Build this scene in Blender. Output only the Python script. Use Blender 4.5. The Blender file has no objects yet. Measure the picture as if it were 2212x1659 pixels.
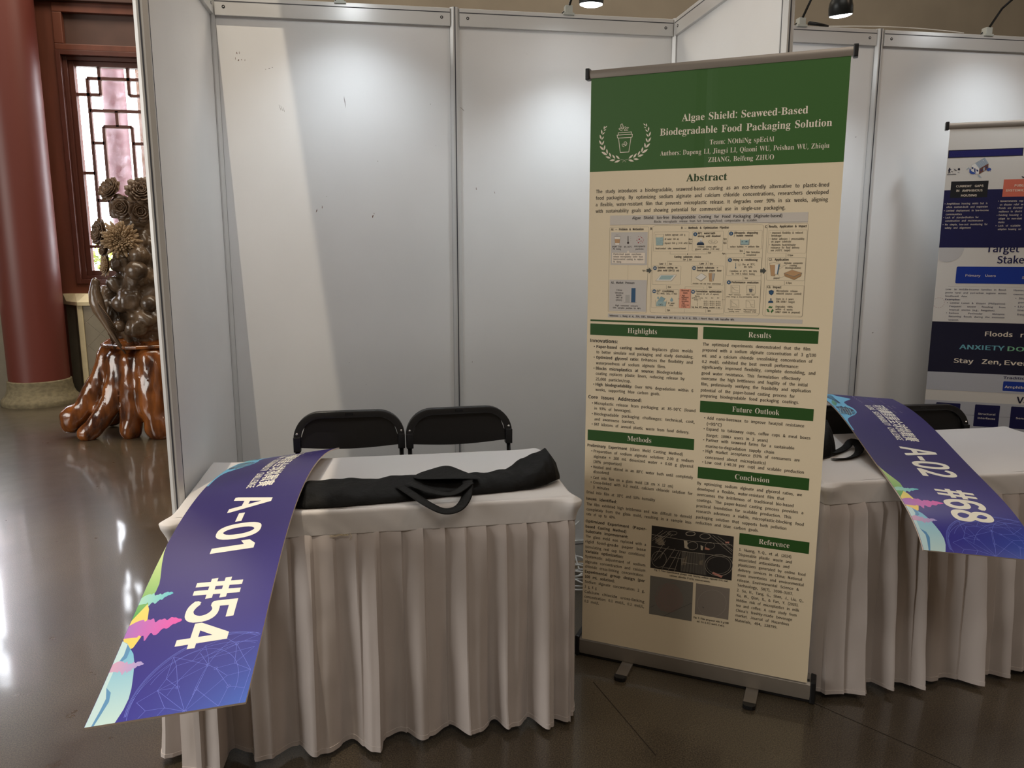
import bpy, bmesh, math, random, os
from mathutils import Vector, Matrix, geometry
PI = math.pi
C = bpy.context.scene.collection
scene = bpy.context.scene

# ------------------------------------------------------------------ camera
CAM = Vector((0.6546, -3.4910, 1.5252)); YAW, PITCH = 0.16463, 0.17148; FPX = 1673.97
cd = bpy.data.cameras.new('camera'); cam = bpy.data.objects.new('camera', cd); C.objects.link(cam)
fw = Vector((math.sin(YAW)*math.cos(PITCH), math.cos(YAW)*math.cos(PITCH), -math.sin(PITCH)))
rt = Vector((math.cos(YAW), -math.sin(YAW), 0)); up = rt.cross(fw)
M = Matrix((rt, up, -fw)).transposed().to_4x4(); M.translation = CAM
cam.matrix_world = M
cd.sensor_fit = 'HORIZONTAL'; cd.sensor_width = 36; cd.lens = 36*FPX/2212; cd.clip_start = 0.05; cd.clip_end = 200
scene.camera = cam

# ------------------------------------------------------------------ world, exposure
w = bpy.data.worlds.new('world'); scene.world = w; w.use_nodes = True
w.node_tree.nodes['Background'].inputs[0].default_value = (0.93, 0.97, 1.0, 1)
w.node_tree.nodes['Background'].inputs[1].default_value = 19.0
scene.view_settings.view_transform = 'Standard'; scene.view_settings.look = 'None'
scene.view_settings.exposure = 0.29; scene.view_settings.gamma = 1.0; scene.view_settings.use_curve_mapping = False

# ------------------------------------------------------------------ large lights
def aim(o, d): o.rotation_euler = Vector(d).to_track_quat('-Z', 'Y').to_euler()
def area(name, loc, d, sx, sy, e, col):
    l = bpy.data.lights.new(name, 'AREA'); l.shape = 'RECTANGLE'; l.size = sx; l.size_y = sy; l.energy = e; l.color = col
    o = bpy.data.objects.new(name, l); C.objects.link(o); o.location = loc; aim(o, d); return o
area('hall_fill_left', (-6.6, -2.4, 2.6), (1, 0.10, -0.12), 5.0, 3.2, 300, (1.0, 0.96, 0.90))  # area fill added in place of daylight; the wall behind has no opening
area('hall_fill_front', (1.0, -5.6, 6.2), (0, 0.35, -1), 5.0, 2.5, 88, (1.0, 0.92, 0.82))  # added ambient fill from behind the camera, no fixture
area('hall_fill_back', (-1.0, 3.0, 6.3), (0, 0.05, -1), 5.0, 2.0, 185, (1.0, 0.87, 0.70))  # unseen fill added over the column and window bay, no fixture
area('hall_fill_rear_right', (4.5, 2.6, 6.3), (0, 0.25, -1), 6.0, 2.0, 150, (1.0, 0.88, 0.72))  # unseen fill added to brighten the north wall, no fixture
area('hall_ceiling_light_right', (5.4, -3.2, 5.2), (-1, 0.35, -0.9), 1.0, 1.0, 22, (1.0, 0.72, 0.52))
sl = bpy.data.lights.new('track_spotlight_beam', 'SPOT'); sl.energy = 480; sl.color = (1.0, 0.86, 0.67); sl.spot_size = 1.0; sl.spot_blend = 0.5; sl.shadow_soft_size = 0.005
so = bpy.data.objects.new('track_spotlight_beam', sl); C.objects.link(so); so.location = (-0.14, -1.55, 6.25); aim(so, (-0.10, 0.42, -4.5))

# ------------------------------------------------------------------ helpers
def lin(c):
    return tuple((x/255/12.92 if x/255 <= 0.04045 else ((x/255+0.055)/1.055)**2.4) for x in c)
def mat(name, rgb, rough=0.5, metal=0.0, noise=0.0, nscale=8.0, bump=0.0, bscale=40.0, rgb2=None, coat=0.0, spec=0.5, emit=None, estr=0.0, stretch=None, sheen=0.0):
    m = bpy.data.materials.new(name); m.use_nodes = True; nt = m.node_tree; b = nt.nodes['Principled BSDF']
    c = lin(rgb); b.inputs['Base Color'].default_value = (*c, 1); b.inputs['Roughness'].default_value = rough; b.inputs['Metallic'].default_value = metal
    b.inputs['Coat Weight'].default_value = coat; b.inputs['Specular IOR Level'].default_value = spec; b.inputs['Sheen Weight'].default_value = sheen
    if emit: b.inputs['Emission Color'].default_value = (*emit, 1); b.inputs['Emission Strength'].default_value = estr
    if noise or bump or rgb2:
        tc = nt.nodes.new('ShaderNodeTexCoord'); mp = nt.nodes.new('ShaderNodeMapping'); nt.links.new(tc.outputs['Object'], mp.inputs[0])
        if stretch: mp.inputs['Scale'].default_value = stretch
    if noise or rgb2:
        n = nt.nodes.new('ShaderNodeTexNoise'); n.inputs['Scale'].default_value = nscale; n.inputs['Detail'].default_value = 6; nt.links.new(mp.outputs[0], n.inputs[0])
        r = nt.nodes.new('ShaderNodeValToRGB'); nt.links.new(n.outputs[0], r.inputs[0])
        k = lin(rgb2) if rgb2 else tuple(x*(1-noise) for x in c)
        r.color_ramp.elements[0].position = 0.35; r.color_ramp.elements[1].position = 0.65
        r.color_ramp.elements[0].color = (*k, 1); r.color_ramp.elements[1].color = (*c, 1)
        nt.links.new(r.outputs[0], b.inputs['Base Color'])
    if bump:
        n2 = nt.nodes.new('ShaderNodeTexNoise'); n2.inputs['Scale'].default_value = bscale; n2.inputs['Detail'].default_value = 5; nt.links.new(mp.outputs[0], n2.inputs[0])
        bp = nt.nodes.new('ShaderNodeBump'); bp.inputs['Strength'].default_value = bump; bp.inputs['Distance'].default_value = 0.01
        nt.links.new(n2.outputs[0], bp.inputs['Height']); nt.links.new(bp.outputs[0], b.inputs['Normal'])
    return m
def attr_mat(name, rough, coat=0.0, grain=0.05):
    m = bpy.data.materials.new(name); m.use_nodes = True; nt = m.node_tree; b = nt.nodes['Principled BSDF']
    a = nt.nodes.new('ShaderNodeAttribute'); a.attribute_name = 'ink'; b.inputs['Roughness'].default_value = rough; b.inputs['Coat Weight'].default_value = coat
    tc = nt.nodes.new('ShaderNodeTexCoord'); n = nt.nodes.new('ShaderNodeTexNoise'); n.inputs['Scale'].default_value = 350
    mx = nt.nodes.new('ShaderNodeMix'); mx.data_type = 'RGBA'; mx.blend_type = 'MULTIPLY'; mx.inputs[0].default_value = grain
    nt.links.new(tc.outputs['Object'], n.inputs[0]); nt.links.new(a.outputs['Color'], mx.inputs[6]); nt.links.new(n.outputs[0], mx.inputs[7]); nt.links.new(mx.outputs[2], b.inputs['Base Color'])
    return m
def tag(o, label=None, cat=None, group=None, kind=None):
    if label: o['label'] = label
    if cat: o['category'] = cat
    if group: o['group'] = group
    if kind: o['kind'] = kind
    return o
def empty(name, loc=(0, 0, 0), rz=0.0, **k):
    o = bpy.data.objects.new(name, None); C.objects.link(o); o.location = loc; o.rotation_euler = (0, 0, rz); o.empty_display_size = 0.05
    return tag(o, **k)
class MB:
    def __init__(s): s.v = []; s.f = []
    def add(s, vs, fs):
        n = len(s.v); s.v += [tuple(v) for v in vs]; s.f += [tuple(n+i for i in f) for f in fs]; return s
    def box(s, a, b, mtx=None):
        x0, y0, z0 = a; x1, y1, z1 = b
        vs = [Vector(p) for p in ((x0,y0,z0),(x1,y0,z0),(x1,y1,z0),(x0,y1,z0),(x0,y0,z1),(x1,y0,z1),(x1,y1,z1),(x0,y1,z1))]
        if mtx: vs = [mtx @ v for v in vs]
        return s.add(vs, ((0,3,2,1),(4,5,6,7),(0,1,5,4),(1,2,6,5),(2,3,7,6),(3,0,4,7)))
    def prism(s, pts, d, cap=True):     # 3D polygon pts extruded by vector d
        n = len(pts); P = [Vector(p) for p in pts]; vs = P+[p+Vector(d) for p in P]
        fs = [(i, (i+1) % n, n+(i+1) % n, n+i) for i in range(n)]
        if cap: fs += [tuple(range(n))[::-1], tuple(range(n, 2*n))]
        return s.add(vs, fs)
    def lathe(s, prof, seg=32, c=(0, 0, 0), cap=True):
        n = len(prof); vs = []
        for i in range(seg):
            a = 2*PI*i/seg
            for r, z in prof: vs.append((c[0]+r*math.cos(a), c[1]+r*math.sin(a), c[2]+z))
        fs = [(i*n+j, ((i+1) % seg)*n+j, ((i+1) % seg)*n+j+1, i*n+j+1) for i in range(seg) for j in range(n-1)]
        if cap:
            fs.append(tuple(i*n for i in range(seg))[::-1]); fs.append(tuple(i*n+n-1 for i in range(seg)))
        return s.add(vs, fs)
    def tube(s, path, r, seg=8, closed=False, flat=1.0, cap=True):
        P = [Vector(p) for p in path]; n = len(P); R = r if isinstance(r, (list, tuple)) else [r]*n
        ref = None; vs = []
        for i in range(n):
            if closed: t = P[(i+1) % n]-P[i-1]
            else: t = P[min(i+1, n-1)]-P[max(i-1, 0)]
            t.normalize()
            if ref is None: ref = t.orthogonal().normalized() if abs(t.z) > 0.95 else t.cross(Vector((0, 0, 1))).normalized()
            ref = (ref-t*ref.dot(t)).normalized(); b = t.cross(ref)
            for k in range(seg):
                a = 2*PI*k/seg; vs.append(P[i]+ref*math.cos(a)*R[i]+b*math.sin(a)*R[i]*flat)
        m = n if closed else n-1
        fs = [(i*seg+k, i*seg+(k+1) % seg, ((i+1) % n)*seg+(k+1) % seg, ((i+1) % n)*seg+k) for i in range(m) for k in range(seg)]
        if not closed and cap: fs += [tuple(range(seg))[::-1], tuple((n-1)*seg+k for k in range(seg))]
        return s.add(vs, fs)
    def build(s, name, m, parent=None, smooth=False, bevel=0.0, seg=2, kind=None, label=None, fix=True, auto=None):
        me = bpy.data.meshes.new(name); me.from_pydata(s.v, [], s.f); me.update()
        if fix or bevel:
            bm = bmesh.new(); bm.from_mesh(me); bmesh.ops.recalc_face_normals(bm, faces=bm.faces)
            if bevel: bmesh.ops.bevel(bm, geom=[e for e in bm.edges if e.is_manifold and e.calc_face_angle(0) > 0.6], offset=bevel, segments=seg, affect='EDGES', profile=0.6)
            bm.to_mesh(me); bm.free()
        for q in (m if isinstance(m, (list, tuple)) else [m]): me.materials.append(q)
        if smooth or auto:
            for p in me.polygons: p.use_smooth = True
            if auto: me.set_sharp_from_angle(angle=auto)
        o = bpy.data.objects.new(name, me); C.objects.link(o)
        if parent: o.parent = parent
        return tag(o, kind=kind, label=label)
def copy_tree(o, parent=None):
    c = o.copy(); C.objects.link(c); c.parent = parent
    for ch in o.children: copy_tree(ch, c)
    return c
def sstep(t): t = max(0, min(1, t)); return t*t*(3-2*t)
def vnoise(x, y=0.0, z=0.0, s=1.0):
    from mathutils import noise
    return noise.noise(Vector((x*s, y*s, z*s)))

# ------------------------------------------------------------------ flat print engine (ink on a sheet, u right, v up, metres)
INK = {k: lin(v) for k, v in dict(w=(236,224,206), k=(30,24,26), dg=(34,66,30), g=(54,98,38), hg=(36,80,22), lg=(198,192,186), lg2=(206,198,188), ln=(120,112,104), k2=(62,56,54), cr=(236,222,204), tan=(190,150,108), tan2=(172,134,92), pw=(232,226,216), gy=(176,172,166), bl=(44,84,120), bl2=(36,70,104), bl3=(80,110,130), dbl=(26,44,66), aq=(160,184,182), aq2=(140,170,176), rd=(176,40,52), ga=(74,76,70), ga2=(110,108,106), gr=(52,110,52), **{'or': (232,160,132)}, orl=(190,80,60), ph1=(36,32,30), ph1b=(92,86,78), ph2=(116,112,104), ph3=(134,124,114), wire=(168,158,142), dk=(40,36,32), pale=(196,184,160), pale2=(128,116,98), pk=(190,120,96), pk2=(196,128,112), ros=(140,104,98), ros2=(122,108,100), lt3=(170,160,146),
    nv=(8,10,72), nk=(6,8,44), nb=(8,8,96), nb2=(60,64,130), nb3=(30,50,110), ki=(8,14,24), re=(214,110,88), rb=(4,50,150), lg3=(186,188,196), lg4=(198,196,196), rc=(150,80,70), tq=(108,176,190), tg=(126,190,150), lw=(220,214,206), gy3=(164,176,190), gy4=(110,120,134), br=(106,66,56), wh=(236,234,230), bl4=(44,76,160),
    wt=(244,240,226), gl=(124,138,236), gt=(110,180,140), bt=(90,100,200), mar=(92,50,82), grn=(150,205,110), grn2=(140,200,150), yel=(246,218,110), sky=(130,196,226), skyl=(196,226,232), skyd=(96,150,196), teal=(118,206,206), mag=(214,96,190), lil=(192,160,212)).items()}
fd = bpy.utils.system_resource('DATAFILES', path='fonts')
def bundled(key):      # the typefaces that come with Blender itself
    try: return bpy.data.fonts.load(os.path.join(fd, [n for n in os.listdir(fd) if key in n][0]))
    except Exception: return None
SANS = bundled('CJK'); MATHF = bundled('Math')
def mathbold(t):
    o = ''
    for ch in t:
        if 'A' <= ch <= 'Z': o += chr(0x1D400+ord(ch)-65)
        elif 'a' <= ch <= 'z': o += chr(0x1D41A+ord(ch)-97)
        elif '0' <= ch <= '9': o += chr(0x1D7CE+ord(ch)-48)
        else: o += ch
    return o
OFF = {'s': -0.005}
SMEAR = {'r': [(.014, .004), (-.014, -.004)], 'b': [(0, 0), (.032, .014), (-.032, .014), (.032, -.014), (-.032, -.014)], 'cjk': [(0, 0), (.022, .0), (-.022, 0), (0, .014), (0, -.014)], 'big': [(a*.036, b*.030) for a in (-1, 0, 1) for b in (-1, 0, 1)]}
GC = {}
def glyphs(t, font):
    key = (t, font)
    if key in GC: return GC[key]
    if font == 'big' and '1' in t:               # this lettering draws its 1 without a foot
        vs, fs, x, H = [], [], 0.0, max(v[1] for v in glyphs('H', 'big')[0])
        for ch in t:
            if ch == '1': a, b_, w_ = [(.16*H, 0, 8), (.36*H, 0, 8), (.36*H, H, 8), (.18*H, H, 8), (0, .84*H, 8), (0, .64*H, 8), (.16*H, .74*H, 8)], [(0, 1, 2, 3, 6), (3, 4, 5, 6)], .36*H
            else: a, b_, w_ = glyphs(ch, font)
            n = len(vs); vs += [(x+p[0], p[1], p[2]) for p in a]; fs += [tuple(n+q for q in f) for f in b_]; x += w_+.11*H
        GC[key] = (vs, fs, x-.11*H); return GC[key]
    sp = [i for i, ch in enumerate(t) if ch in '₂⁺²']
    if sp and len(t) > 1 and font != 'cjk':      # sub- and superscripts are small shifted digits
        i = sp[0]; vs, fs, x = [], [], 0.0; H = max(v[1] for v in glyphs('H', font)[0])
        for part, k, dy in ((t[:i], 1, 0), ({'₂': '2', '⁺': '+', '²': '2'}[t[i]], .62, -.18*H if t[i] == '₂' else .5*H), (t[i+1:], 1, 0)):
            if not part: continue
            if part in '₂⁺²': k = .62; dy = .5*H; part = {'₂': '2', '⁺': '+', '²': '2'}[part]
            a, b_, w_ = glyphs(part, font); n = len(vs); vs += [(x+px*k, py*k+dy, q_) for px, py, q_ in a]; fs += [tuple(n+q for q in f) for f in b_]; x += w_*k+.05*H
        GC[key] = (vs, fs, x-.05*H); return GC[key]
    c = bpy.data.curves.new('t', 'FONT'); c.body = mathbold(t) if font in ('s', 'sb') else t
    if font in ('s', 'sb') and MATHF: c.font = MATHF
    elif SANS: c.font = SANS
    c.offset = OFF.get(font, 0); c.resolution_u = 6 if font == 'big' else 2; c.dimensions = '2D'; c.fill_mode = 'FRONT'
    o = bpy.data.objects.new('t', c); me = bpy.data.meshes.new_from_object(o)
    vs = [(v.co.x, v.co.y) for v in me.vertices]; fs = [tuple(p.vertices) for p in me.polygons]
    bpy.data.meshes.remove(me); bpy.data.objects.remove(o); bpy.data.curves.remove(c)
    if font in SMEAR and vs:
        v0, f0 = [(a[0], a[1]) for a in vs], fs; vs, fs = [], []; h = hcap0(font)
        for dx, dy in SMEAR[font]:
            n = len(vs); q = SMEAR[font].index((dx, dy)); vs += [(x+dx*h, y+dy*h, q) for x, y in v0]; fs += [tuple(n+i for i in f) for f in f0]
    x0 = min(v[0] for v in vs) if vs else 0; x1 = max(v[0] for v in vs) if vs else 0.3
    GC[key] = ([(v[0]-x0, v[1], v[2] if len(v) > 2 else 0) for v in vs], fs, x1-x0); return GC[key]
HCAP = {}
H0 = {}
def hcap0(font):     # plain capital height of the sans or CJK glyphs, for the stroke thickening
    k = '展' if font == 'cjk' else 'H'
    if k not in H0: H0[k] = max(v[1] for v in glyphs(k, 'plain')[0])
    return H0[k]
def hcap(font):
    if font not in HCAP: HCAP[font] = max(v[1] for v in glyphs('H' if font != 'cjk' else '展', font)[0])
    return HCAP[font]
class Ink:
    def __init__(s): s.v = []; s.f = []; s.c = []; s.lay = 0
    def poly(s, pts, col, tri=True, lay=None):
        n = len(s.v); L = s.lay if lay is None else lay
        s.v += [(p[0], p[1], L) for p in pts]
        if len(pts) > 4 or tri: 
            fs = [tuple(n+i for i in t) for t in geometry.tessellate_polygon([[Vector((p[0], p[1], 0)) for p in pts]])]
        else: fs = [tuple(n+i for i in range(len(pts)))]
        s.f += fs; s.c += [col]*len(fs)
    def raw(s, vs, fs, col, dl=0.0):
        n = len(s.v); s.v += [(p[0], p[1], s.lay+(p[2]*dl if len(p) > 2 else 0)) for p in vs]; s.f += [tuple(n+i for i in f) for f in fs]; s.c += [col]*len(fs)
    def stroke(s, pts, wd, col, closed=False):
        P = [Vector((p[0], p[1])) for p in pts]; n = len(P); h = wd/2
        if n < 2: return
        N = []
        for i in range(n):
            a = P[i]-P[i-1] if (i > 0 or closed) else P[1]-P[0]; b = P[(i+1) % n]-P[i] if (i < n-1 or closed) else P[-1]-P[-2]
            if a.length < 1e-9: a = b
            if b.length < 1e-9: b = a
            if a.length < 1e-9: return
            a = a.normalized(); b = b.normalized(); t = a+b
            t = t.normalized() if t.length > 0.2 else a
            m = Vector((-t.y, t.x)); k = 1/max(0.45, abs(t.dot(a))); N.append(m*h*min(k, 1.8))
        vs = [tuple(p+q) for p, q in zip(P, N)]+[tuple(p-q) for p, q in zip(P, N)]
        m = n if closed else n-1
        s.raw(vs, [(i, (i+1) % n, n+(i+1) % n, n+i) for i in range(m)], col)
    def rrect(s, u0, v0, u1, v1, r):
        if r <= 0: return [(u0, v0), (u1, v0), (u1, v1), (u0, v1)]
        o = []
        for cx, cy, a0 in ((u1-r, v0+r, -PI/2), (u1-r, v1-r, 0), (u0+r, v1-r, PI/2), (u0+r, v0+r, PI)):
            for i in range(5): a = a0+PI/2*i/4; o.append((cx+r*math.cos(a), cy+r*math.sin(a)))
        return o
    def text(s, txt, u0, v, u1, cap, font, col, kmax=1.2):
        size = cap/hcap(font); kmax = max(kmax, 1.5) if cap >= .018 and font == 'b' else kmax; words = []; bold = False
        if font in ('r', 'b'):
            for wd in txt.split(' '):
                st = bold
                if wd.startswith('*'): bold = True; wd = wd[1:]; st = True
                en = wd.endswith('*')
                if en: wd = wd[:-1]
                words.append((wd, 'b' if (st or bold or font == 'b') else 'r'))
                if en: bold = False
        else: words = [(wd, font) for wd in txt.split(' ')]
        words = [x for x in words if x[0]]
        W = [glyphs(a, f)[2]*size for a, f in words]; sp = 0.30*size; n = len(words)
        nat = sum(W)+sp*(n-1); k = 1.0 if u1 is None else (u1-u0)/nat
        if n > 1 and u1 is not None:
            k = min(k, kmax); gap = ((u1-u0)-sum(W)*k)/(n-1)
        else: gap = sp*k
        x = u0
        for (a, f), ww in zip(words, W):
            vs, fs, _ = glyphs(a, f)
            s.raw([(x+px*size*k, v+py*size, q) for px, py, q in vs], fs, col, .05 if s.lay > .5 else .00001); x += ww*k+gap
    def play(s, ops, um=1e-4):
        nr = 0; npl = 0
        for o in ops:
            t = o[0]
            if t == 'T': s.lay = 3; s.text(o[1], o[2]*um, o[3]*um, None if o[4] is None else o[4]*um, o[5]*um, o[6], INK[o[7]])
            elif t == 'R': nr += 1; s.lay = (.8 if o[5] not in ('cr', 'or') else 1.2)+.012*nr; s.poly(s.rrect(o[1]*um, o[2]*um, o[3]*um, o[4]*um, o[6]*um), INK[o[5]], tri=False)
            elif t == 'L': s.lay = 1.6; s.stroke(s.rrect(o[1]*um, o[2]*um, o[3]*um, o[4]*um, o[7]*um), o[5]*um, INK[o[6]], True)
            elif t == 'S': s.lay = 2.5; s.stroke([(a*um, b*um) for a, b in o[1]], o[2]*um, INK[o[3]], len(o) > 4 and bool(o[4]))
            elif t == 'P': npl += 1; s.lay = 1.8+0.006*npl; s.poly([(a*um, b*um) for a, b in o[1]], INK[o[2]])
            elif t == 'D': s.lay = 2.6; r = o[3]*um*1.1; s.poly([(o[1]*um+r*math.cos(a*PI/7), o[2]*um+r*math.sin(a*PI/7)) for a in range(14)], INK[o[4]])
            elif t == 'A':
                s.lay = 2.5; P = [(a*um, b*um) for a, b in o[1]]; s.stroke(P, o[2]*um, INK[o[3]])
                a = Vector(P[-2]); b = Vector(P[-1]); d = (b-a).normalized(); h = o[4]*um; q = Vector((-d.y, d.x))
                s.poly([tuple(b+d*h*0.3), tuple(b-d*h+q*h*0.55), tuple(b-d*h-q*h*0.55)], INK[o[3]])
            elif t == 'Q':
                s.lay = 1.5; r = o[3]*um; s.poly([(o[1]*um, o[2]*um)]+[p for p in [(o[1]*um+r*math.cos(a), o[2]*um+r*math.sin(a)) for a in [-PI*i/24 for i in range(25)]] if p[0] >= 0.001]+[(0.001, o[2]*um)][:1], INK[o[4]])
            elif t == 'O':
                s.lay = 2; r = o[3]*um
                for i in range(0, 30, 2):
                    P = [(o[1]*um+r*math.cos(a), o[2]*um+r*math.sin(a)) for a in (2*PI*i/30, 2*PI*(i+0.6)/30, 2*PI*(i+1.2)/30)]
                    if min(p[0] for p in P) > 0.001: s.stroke(P, o[4]*um, INK[o[5]])
    def build(s, name, fn, m, parent, smooth=False, cuts=None, colfn=None, kind=None):
        v, f, c = s.v, s.f, s.c
        if cuts:
            bm = bmesh.new(); lay = bm.faces.layers.int.new('ci'); cols = []; idx = {}
            bv = [bm.verts.new(p) for p in v]
            for ff, cc in zip(f, c):
                if len(set(ff)) < 3: continue
                try: bf = bm.faces.new([bv[i] for i in ff])
                except ValueError: continue
                if cc not in idx: idx[cc] = len(cols); cols.append(cc)
                bf[lay] = idx[cc]
            for x in cuts: bmesh.ops.bisect_plane(bm, geom=list(bm.verts)+list(bm.edges)+list(bm.faces), plane_co=(x, 0, 0), plane_no=(1, 0, 0), dist=1e-7)
            bm.verts.index_update(); v = [tuple(q.co) for q in bm.verts]; f = [tuple(q.index for q in ff.verts) for ff in bm.faces]; c = [cols[ff[lay]] for ff in bm.faces]; bm.free()
        P = [fn(a, b, l) for a, b, l in v]
        me = bpy.data.meshes.new(name); me.from_pydata(P, [], f); me.update()
        at = me.color_attributes.new('ink', 'FLOAT_COLOR', 'CORNER'); data = []
        for ff, cc in zip(f, c):
            for i in ff:
                q = colfn(v[i], cc) if colfn else cc; data += [q[0], q[1], q[2], 1.0]
        at.data.foreach_set('color', data)
        me.materials.append(m)
        if smooth:
            for p_ in me.polygons: p_.use_smooth = True
        o = bpy.data.objects.new(name, me); C.objects.link(o); o.parent = parent
        return tag(o, kind=kind)
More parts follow.
